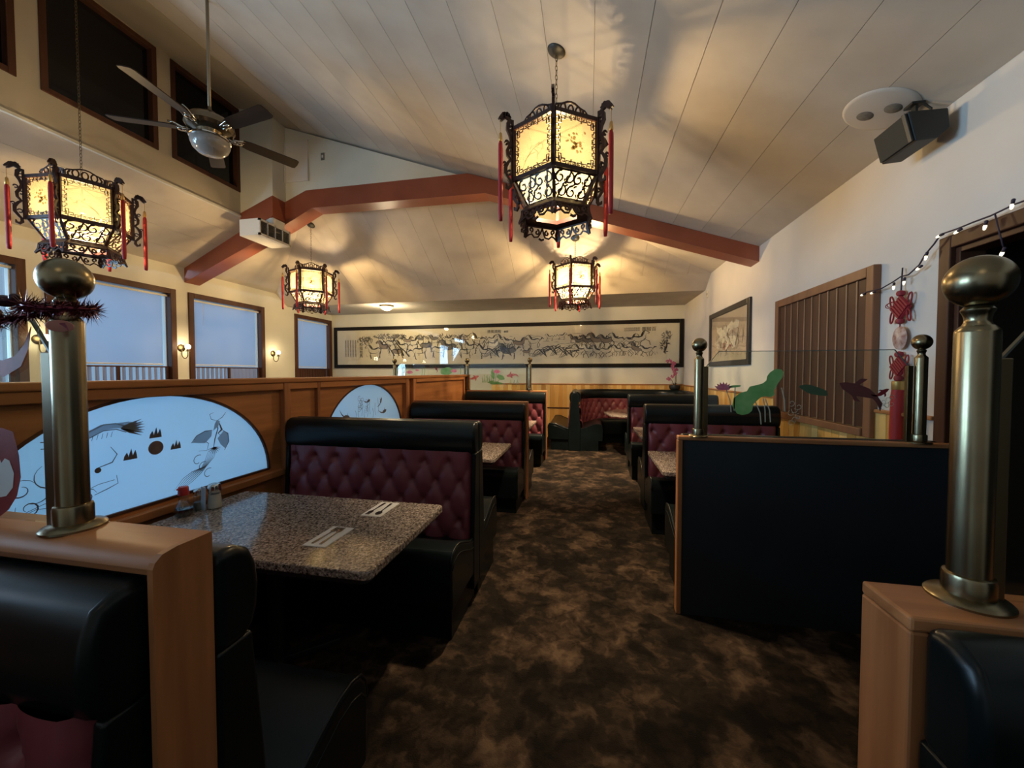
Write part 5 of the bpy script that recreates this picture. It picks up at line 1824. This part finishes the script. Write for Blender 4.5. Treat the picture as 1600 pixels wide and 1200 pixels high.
def horse(cx, cy, s, flip=1, lean=0.0, dark=0.3, run=0.5):
    c_, s_ = cos(lean), sin(lean)

    def P(u, v):
        u *= flip
        return (cx + s * (u * c_ - v * s_), cy + s * (u * s_ + v * c_))

    def K(pts, wd, target=None):
        pts = [P(*p) for p in pts]
        (target or ink).stroke(pts, taper(len(pts), wd * s * 0.25, wd * s), SFm, LAY + 0.00002)
    global LAY
    LAY += 0.000045
    body = [P(*p) for p in ((-0.46, 0.02), (-0.42, 0.17), (-0.26, 0.23), (-0.02, 0.17), (0.2, 0.19), (0.34, 0.34), (0.44, 0.49), (0.58, 0.45), (0.70, 0.33), (0.66, 0.28), (0.54, 0.32), (0.44, 0.18), (0.42, 0.02), (0.28, -0.10), (0.0, -0.13), (-0.22, -0.09))]
    (rr.choice((grey, brown)) if rr.random() < dark else pale).poly(body, SFm, LAY)
    K([(-0.46, 0.02), (-0.42, 0.17), (-0.26, 0.24), (-0.02, 0.17), (0.2, 0.19), (0.34, 0.34), (0.44, 0.50)], 0.095)
    K([(0.44, 0.50), (0.58, 0.46), (0.70, 0.33), (0.66, 0.28), (0.54, 0.32)], 0.055)
    K([(0.52, 0.32), (0.44, 0.18), (0.42, 0.02), (0.28, -0.10), (0.0, -0.13), (-0.22, -0.08)], 0.045)
    K([(0.42, 0.52), (0.30, 0.42), (0.20, 0.28), (0.14, 0.16)], 0.13)
    K([(0.45, 0.50), (0.47, 0.60)], 0.06)
    K([(-0.46, 0.10), (-0.62, 0.16 + 0.25 * rr.random()), (-0.78, -0.02 + 0.3 * rr.random())], 0.12)
    for u0, ph in ((-0.40, 1), (-0.28, -1), (0.28, 1), (0.38, -1)):
        d1 = run * ph * rr.uniform(0.12, 0.30)
        d2 = run * ph * rr.uniform(-0.05, 0.34)
        K([(u0, 0.02), (u0 + d1, -0.22), (u0 + d2, -0.44), (u0 + d2 + 0.06, -0.47)], 0.06)


for k in range(19):                                      # grazing herd, left half
    horse(-3.05 + 3.9 * k / 19 * 0.93 + rr.uniform(-0.06, 0.06), 0.40 + 0.11 * (k % 3) + rr.uniform(-0.03, 0.03), rr.uniform(0.30, 0.42), rr.choice((1, -1)), rr.uniform(-0.12, 0.12), 0.45, 0.35)
for k in range(7):
    horse(-2.2 + 0.36 * k, 0.66 + rr.uniform(-0.03, 0.05), rr.uniform(0.18, 0.25), rr.choice((1, -1)), 0, 0.3, 0.4)
for (x, y, s, fl) in ((0.62, 0.56, 0.30, 1), (0.98, 0.60, 0.30, -1), (0.36, 0.60, 0.25, -1), (0.80, 0.36, 0.2, 1), (1.35, 0.69, 0.17, -1), (1.62, 0.71, 0.17, 1), (1.9, 0.66, 0.2, -1)):
    horse(x, y, s, fl, 0, 0.5, 0.6)
for k in range(15):                                      # galloping group, right
    horse(2.0 + 1.75 * (k % 8) / 8 + rr.uniform(-0.06, 0.06), 0.38 + 0.21 * (k // 8) + rr.uniform(-0.04, 0.03), rr.uniform(0.25, 0.34), -1 if rr.random() < 0.8 else 1, rr.uniform(-0.2, 0.2), 0.25, 1.2)
# trees at left and right
for (x0, y0, x1, y1, wd) in ((-2.55, 0.30, -2.95, 0.80, 0.035), (-2.42, 0.30, -2.72, 0.82, 0.03), (-2.30, 0.30, -2.60, 0.78, 0.05), (-2.15, 0.28, -2.52, 0.62, 0.04), (3.84, 0.32, 3.90, 0.66, 0.04)):
    ink.stroke([(x0, y0), (x0 * 0.6 + x1 * 0.4 + 0.03, y0 * 0.6 + y1 * 0.4), (x1, y1)], [wd, wd * 0.7, wd * 0.3], SFm, 0.0048)


def foliage(cx, cy, rx, ry, n, target):
    for k in range(n):
        a, r = rr.uniform(0, 2 * pi), sqrt(rr.random())
        c = (cx + rx * r * cos(a), cy + ry * r * sin(a))
        d = rr.uniform(0, pi)
        l = rr.uniform(0.02, 0.05)
        target.stroke([(c[0] - l * cos(d), c[1] - l * sin(d)), c, (c[0] + l * cos(d), c[1] + l * sin(d))], [0.004, rr.uniform(0.012, 0.026), 0.003], SFm, rr.uniform(0.0045, 0.0055))


foliage(-3.35, 0.69, 0.22, 0.10, 60, grey)
foliage(-3.38, 0.73, 0.16, 0.06, 25, ink)
foliage(-2.72, 0.79, 0.40, 0.055, 110, grey)
foliage(-2.35, 0.77, 0.15, 0.05, 30, ink)
for k in range(8):
    foliage(-1.9 + k * 0.20, 0.76 + rr.uniform(-0.03, 0.03), 0.10, 0.03, 9, grey)
foliage(3.90, 0.70, 0.10, 0.09, 30, grey)
foliage(3.86, 0.46, 0.09, 0.15, 28, ink)
# rocks, water lines, grass
for (cx, cy, s) in ((1.30, 0.34, 0.22), (1.10, 0.30, 0.18), (1.55, 0.32, 0.20), (1.72, 0.28, 0.16), (0.20, 0.33, 0.25), (-0.05, 0.30, 0.2)):
    for k in range(4):
        ink.stroke([(cx - s + 0.1 * k * s, cy - 0.05), (cx - s * 0.5 + 0.12 * k, cy + s * (0.5 + 0.12 * k)), (cx + 0.1 * k, cy + s * 0.7), (cx + s * 0.7, cy + s * 0.15 * k), (cx + s, cy - 0.06)], taper(5, 0.006, 0.028), SFm, 0.0049 + 0.0001 * k)
for k in range(30):
    x, y = rr.uniform(0.2, 1.9), rr.uniform(0.26, 0.80)
    l = rr.uniform(0.08, 0.28)
    grey.stroke([(x, y), (x + l * 0.5, y + 0.006), (x + l, y - 0.008)], [0.002, 0.012, 0.002], SFm, 0.0003)
for k in range(60):
    x = rr.uniform(-3.7, 3.8)
    y = 0.26 + rr.uniform(0, 0.05)
    grey.stroke([(x, y), (x + rr.uniform(-0.03, 0.03), y + rr.uniform(0.03, 0.10))], [0.012, 0.002], SFm, 0.0003)
blue.stroke([(0.20, 0.40), (0.205, 0.52)], [0.05, 0.03], SFm, 0.0060)
blue.stroke([(0.27, 0.36), (0.28, 0.47), (0.34, 0.44)], [0.05, 0.06, 0.02], SFm, 0.0060)
ink.poly(arc(0.215, 0.56, 0.022, 0, 360, 10)[:-1], SFm, 0.0062)
pale.obj('pale_wash', mat('pale_paper_wash', (0.70, 0.63, 0.47), 0.75), t)
brown.obj('brown_wash', mat('brown_ink_wash', (0.27, 0.20, 0.135), 0.75), t)
ink.obj('ink_drawing', M_INK, t)
grey.obj('ink_wash', M_INKGREY, t)
blue.obj('blue_wash', M_INKBLUE, t)


def lettering(body, x, z, size, parent, m, vertical=False, align='CENTER', y=-0.0200):
    c = bpy.data.curves.new('lettering', 'FONT')
    c.body = '\n'.join(body) if vertical else body
    c.size = size
    c.align_x = align
    c.align_y = 'CENTER'
    c.space_line = 0.95
    c.materials.append(m)
    o = bpy.data.objects.new('lettering', c)
    COL.objects.link(o)
    bpy.context.view_layer.update()
    me = bpy.data.meshes.new_from_object(o.evaluated_get(bpy.context.evaluated_depsgraph_get()))
    bpy.data.objects.remove(o)
    o = link('lettering', me, parent)
    o.location = (x, y, z)
    o.rotation_euler = (pi / 2, 0, 0)
    return o


lettering('圖駿百', 1.29 - (sx0 + sx1) / 2, 2.448 - sz0, 0.10, t, M_INK)
lettering('清風清曉', -2.21 - (sx0 + sx1) / 2, 2.465 - sz0, 0.085, t, M_INK)
lettering('畫圖', -1.92 - (sx0 + sx1) / 2, 2.46 - sz0, 0.055, t, M_INK)
lettering('松陰牧馬', -5.70 - (sx0 + sx1) / 2, 2.06 - sz0, 0.10, t, M_INK, True)
for k in range(2):
    lettering('山水清音牧野春風', 0.93 - (sx0 + sx1) / 2, 2.475 - 0.045 * k - sz0, 0.042, t, M_INKGREY)
for k in range(5):
    lettering('春風牧野草色連天萬馬', -5.86 - 0.07 * k - (sx0 + sx1) / 2, 2.11 - sz0, 0.045, t, M_INKGREY, True)
B().box(-h + f_, h - f_, -0.026, -0.024, f_, H - f_).obj('pane', M_GLASSPIC, t)

# ------------------------------------------------------------------ string lights and the red knot hanging
t = thing('string_lights', 'dark cable of small lit bulbs draped over the doorway at right', 'lights', (XR - 0.05, 2.9, 2.08))
raw = [(3.30, 2.083), (3.20, 2.080), (3.10, 2.078), (3.0, 2.10), (2.94, 2.118), (2.88, 2.115), (2.80, 2.155), (2.76, 2.205), (2.70, 2.25), (2.66, 2.29), (2.56, 2.285), (2.47, 2.287), (2.38, 2.285), (2.27, 2.295), (2.15, 2.29), (2.0, 2.285), (1.8, 2.29)]
pts = [(0.0, y - 2.9, z - 2.08) for y, z in raw]
B().tube(pts, 0.0045, 6).obj('cable', M_CABLE, t, smooth=True)
fb = B().lathe([(0.0, -0.030), (0.005, -0.026), (0.0075, -0.012), (0.006, 0.0)], (0, 0, 0), 8).mesh('fairy_bulb', M_FAIRY, True)
fs = B().lathe([(0.0065, -0.004), (0.0075, 0.016), (0.003, 0.02)], (0, 0, 0), 8).mesh('bulb_socket', M_CABLE, True)
for (y, z, r) in ((3.275, 2.082, 1.5), (3.175, 2.076, 1.5), (2.99, 2.085, 0.1), (2.905, 2.098, 0.2), (2.79, 2.150, 1.2), (2.745, 2.21, 0.3), (2.655, 2.295, 1.45), (2.545, 2.282, 1.3), (2.40, 2.262, 0.25), (2.275, 2.315, 0.2), (2.31, 2.10, 0.5)):
    o = link('fairy_bulb', fb, t)
    o.location = (-0.004, y - 2.9, z - 2.08 - 0.012)
    o.rotation_euler = (r, 0, 0)
    link('bulb_socket', fs, o)
B().tube([(0.0, 2.36 - 2.9, 0.205), (-0.004, 2.335 - 2.9, 0.12), (-0.004, 2.31 - 2.9, 0.028)], 0.0035, 6).obj('cable', M_CABLE, t, smooth=True)

t = thing('knot_hanging', 'red good-luck knot with painted disc and long tassel hanging on the right wall', 'ornament', (XR - 0.03, 2.965, 1.05))
KF = frame((0, 0, 0), (0, -1, 0), (0, 0, 1), (-1, 0, 0))
B().tube([(0.005, 0.0, 1.13), (0, 0, 0.95)], 0.0045, 6).obj('hanging_cord', M_CABLE, t, smooth=True)


def knot(zc, sc, top):
    bb = B()
    n = 5
    st = 0.085 * sc / n
    for k in range(n + 1):
        a = -0.0425 * sc + k * st
        for pts_ in ([(a - 0.0425 * sc, a * 0 + zc + (a + 0.0)), (0, 0)],):
            pass
        # diagonal weave
        p0, p1 = (a, zc - 0.0425 * sc - 0.0 + 0.0), (a, zc + 0.0425 * sc)
        rot = lambda u, v: (u * 0.72 - (v - zc) * 0.72, zc + u * 0.72 + (v - zc) * 0.72)
        q0, q1 = rot(*p0), rot(*p1)
        bb.tube([KF(q0[0], q0[1], 0.004), KF(q1[0], q1[1], 0.004)], 0.0095 * sc, 6)
        q0, q1 = rot(-0.0425 * sc, zc + a), rot(0.0425 * sc, zc + a)
        bb.tube([KF(q0[0], q0[1], -0.004), KF(q1[0], q1[1], -0.004)], 0.0095 * sc, 6)
    for s in (-1, 1):
        for (cu, cv, ru, rv, ro) in ((0.062, 0.035, 0.014, 0.040, 0.45), (0.060, -0.050, 0.012, 0.036, -0.35)):
            pts_ = []
            for i in range(16):
                a = 2 * pi * i / 16
                u, v = ru * sc * cos(a), rv * sc * sin(a)
                pts_.append(KF(s * (cu * sc + u * cos(ro) + v * sin(ro) * 0.6), zc + cv * sc + v * cos(ro) - u * sin(ro), 0.0))
            bb.tube(pts_, 0.0045 * sc, 5, closed=True)
    for dz in (0.078, -0.078):
        bb.lathe([(0.0, -0.022), (0.02, -0.014), (0.024, 0.0), (0.02, 0.014), (0.0, 0.022)], KF(0, zc + dz * sc, 0), 10)
    return bb


knot(0.875, 1.15, True).obj('upper_knot', M_KNOT, t, smooth=40)
bb = B()
for s_ in ((-0.085, 0.04), (-0.07, 0.05)):
    pts_ = [KF(s_[0] + 0.045 * cos(2 * pi * i / 14), 0.88 + 0.018 * sin(2 * pi * i / 14) + s_[1] * 0.5, 0.0) for i in range(14)]
    bb.tube(pts_, 0.0028, 5, closed=True)
bb.obj('loose_loop', M_KNOT, t, smooth=True)
DISC = mat('painted_disc', (0.30, 0.13, 0.09), 0.45, col2=(0.62, 0.48, 0.42), scale=26, detail=5)
o = B().lathe([(0, -0.012), (0.05, -0.009), (0.064, 0.0), (0.05, 0.009), (0, 0.012)], (0, 0, 0), 28).obj('painted_disc', DISC, t, smooth=40)
o.location = (0, 0, 0.675)
o.rotation_euler = (0, pi / 2, 0)
o.scale = (1.2, 0.95, 1)
B().tube([(0, 0, 0.79), (0, 0, 0.745)], 0.004, 6).obj('link_cord', M_KNOT, t)
knot(0.49, 1.0, False).obj('lower_knot', M_KNOT, t, smooth=40)
B().lathe([(0.030, 0.0), (0.034, 0.005), (0.034, 0.055), (0.026, 0.06)], (0, 0, 0.335), 16).obj('tassel_band', M_GOLD, t, smooth=40)
B().lathe([(0.0, 0.0), (0.036, 0.003), (0.038, 0.05), (0.036, 0.30), (0.032, 0.342), (0.0, 0.345)], (0, 0, -0.005), 18).obj('tassel', M_TASSEL, t, smooth=40)

# ------------------------------------------------------------------ orchid in the far corner
t = thing('potted_orchid', 'pink orchid in a dark pot on the corner booth at the back wall', 'plant', (1.80, 8.72, 1.128))
B().lathe([(0.075, 0), (0.10, 0.02), (0.115, 0.06), (0.11, 0.10), (0.10, 0.105), (0.09, 0.09), (0.0, 0.085)], (0, 0, 0), 20).obj('pot', M_BLACK, t, smooth=40)
st = B()
rr = random.Random(4)
fl = B()
for (pts_) in ([(0, 0, 0.08), (0.01, -0.02, 0.25), (-0.01, -0.03, 0.42), (-0.07, -0.05, 0.56), (-0.12, -0.06, 0.62)], [(0.01, 0, 0.08), (0.03, -0.02, 0.22), (0.02, -0.05, 0.36), (-0.03, -0.09, 0.48)], [(-0.01, 0, 0.08), (-0.05, -0.04, 0.18), (-0.11, -0.08, 0.26)]):
    st.tube(pts_, [0.006] * (len(pts_) - 1) + [0.003], 6)
    for p in pts_[2:]:
        for k in range(3):
            c = Vector(p) + Vector((rr.uniform(-0.05, 0.05), rr.uniform(-0.05, 0.02), rr.uniform(-0.03, 0.03)))
            for j in range(5):
                a = 2 * pi * j / 5 + rr.random()
                d = Vector((cos(a), -0.25, sin(a)))
                s_ = Vector((-sin(a), 0, cos(a))) * 0.016
                fl.add([c, c + d * 0.024 - s_, c + d * 0.045, c + d * 0.024 + s_], [(0, 1, 2, 3)])
for k in range(5):
    a = k * 1.3
    st.add([(0, 0, 0.09), (0.06 * cos(a) - 0.015 * sin(a), 0.06 * sin(a) + 0.015 * cos(a), 0.15), (0.12 * cos(a), 0.12 * sin(a), 0.13), (0.06 * cos(a) + 0.015 * sin(a), 0.06 * sin(a) - 0.015 * cos(a), 0.15)], [(0, 1, 2, 3)])
st.obj('stems_and_leaves', M_STEM, t)
fl.obj('blossoms', M_ORCHID, t, kind='stuff')

# ------------------------------------------------------------------ things on the first table
ZT = 0.75


def fork_mesh():
    bb = B()
    F = frame((0, 0, 0), (1, 0, 0), (0, 1, 0), (0, 0, 1))
    bb.stroke([(0, 0), (0.03, 0.0), (0.09, 0), (0.125, 0)], [0.012, 0.013, 0.006, 0.007], F, 0.0, 0.0025)
    bb.prism([(0.122, -0.004), (0.132, -0.011), (0.150, -0.012), (0.150, 0.012), (0.132, 0.011), (0.122, 0.004)], F, 0.0005, 0.003)
    for v in (-0.0095, -0.0032, 0.0032, 0.0095):
        bb.prism([(0.149, v - 0.0016), (0.178, v - 0.0012), (0.178, v + 0.0012), (0.149, v + 0.0016)], F, 0.0005, 0.003)
    return bb


def spoon_mesh():
    bb = B()
    F = frame((0, 0, 0), (1, 0, 0), (0, 1, 0), (0, 0, 1))
    bb.stroke([(0, 0), (0.03, 0.0), (0.09, 0), (0.128, 0)], [0.012, 0.013, 0.006, 0.007], F, 0.0, 0.0025)
    bb.prism(arc(0.150, 0, 0.026, 0, 360, 16, 0.0165)[:-1], F, 0.0005, 0.003)
    return bb


fm = fork_mesh().mesh('fork', M_STEEL)
sm_ = spoon_mesh().mesh('spoon', M_STEEL)
for i, (xc, y0, y1, lab, fl_) in enumerate(((-1.158, 1.433, 1.640, 'nearer', 1), (-1.114, 1.800, 2.006, 'farther', -1))):
    n_ = thing('paper_napkin', 'white paper napkin under cutlery, %s of the two on the front table' % lab, 'napkin', (xc, (y0 + y1) / 2, ZT))
    B().box(-0.056, 0.056, -0.104, 0.104, 0.0, 0.0015).obj('lower_fold', M_PAPER, n_)
    B().box(-0.055, 0.055, -0.103, 0.103, 0.0018, 0.003).obj('upper_fold', M_PAPER, n_)
    for nm, me, dx in (('fork', fm, -0.022), ('spoon' if i else 'fork', sm_ if i else fm, 0.018)):
        o = link(nm, me)
        o.location = (xc + dx, (y0 + y1) / 2 - fl_ * 0.085, ZT + 0.0032)
        o.rotation_euler = (0, 0, fl_ * pi / 2 + (0.05 if dx > 0 else -0.03))
        side = 'left' if dx < 0 else 'right'
        tag(o, 'steel %s lying on the %s napkin, %s one of its pair' % (nm, lab, side), nm)

def glassware(t, prof, inner, mliq, seg=24):
    B().lathe(prof, (0, 0, 0), seg).obj('glass_body', M_GLASSBOTTLE, t, smooth=40)
    B().lathe(inner, (0, 0, 0), seg).obj('contents', mliq, t, smooth=40)


t = thing('soy_sauce_bottle', 'glass soy sauce bottle with red cap on the front table', 'bottle', (-2.075, 1.615, ZT))
glassware(t, [(0.036, 0.0), (0.042, 0.012), (0.044, 0.03), (0.036, 0.055), (0.022, 0.075), (0.019, 0.098), (0.020, 0.112)], [(0.033, 0.003), (0.040, 0.014), (0.041, 0.030), (0.038, 0.040), (0.0, 0.040)], M_SOY)
B().lathe([(0.023, 0.110), (0.024, 0.114), (0.022, 0.150), (0.019, 0.154), (0, 0.154)], (0, 0, 0), 20).obj('cap', M_REDCAP, t, smooth=40)
bb = B().bar((0.0, -0.012, 0.140), (0.012, -0.040, 0.150), 0.010, 0.008)
bb.obj('spout', M_REDCAP, t, bevel=0.002)
t = thing('salt_shaker', 'glass salt shaker with chrome lid on the front table', 'shaker', (-2.03, 1.745, ZT))
glassware(t, [(0.034, 0.0), (0.036, 0.006), (0.030, 0.088), (0.029, 0.094)], [(0.031, 0.004), (0.0325, 0.01), (0.0275, 0.078), (0.0, 0.079)], M_SALT)
B().lathe([(0.031, 0.090), (0.032, 0.095), (0.031, 0.122), (0.026, 0.134), (0.012, 0.139), (0.0, 0.140)], (0, 0, 0), 20).obj('lid', M_CHROME, t, smooth=40)
t = thing('pepper_shaker', 'small glass pepper shaker between the soy bottle and salt shaker', 'shaker', (-2.085, 1.70, ZT))
glassware(t, [(0.024, 0.0), (0.026, 0.006), (0.023, 0.080), (0.021, 0.086)], [(0.021, 0.004), (0.022, 0.008), (0.021, 0.045), (0.0, 0.046)], M_GREYDUST)
B().lathe([(0.022, 0.084), (0.023, 0.088), (0.020, 0.110), (0.010, 0.118), (0.0, 0.119)], (0, 0, 0), 18).obj('lid', M_CHROME, t, smooth=40)
t = thing('sugar_packet', 'pale blue paper packet propped between the shakers', 'packet', (-2.055, 1.70, ZT))
o = B().box(-0.014, 0.014, -0.002, 0.002, 0.0, 0.135).obj('wrapper', mat('packet_blue', (0.48, 0.60, 0.72), 0.6), t, bevel=0.001)
o.rotation_euler = (0.10, 0.16, 0)
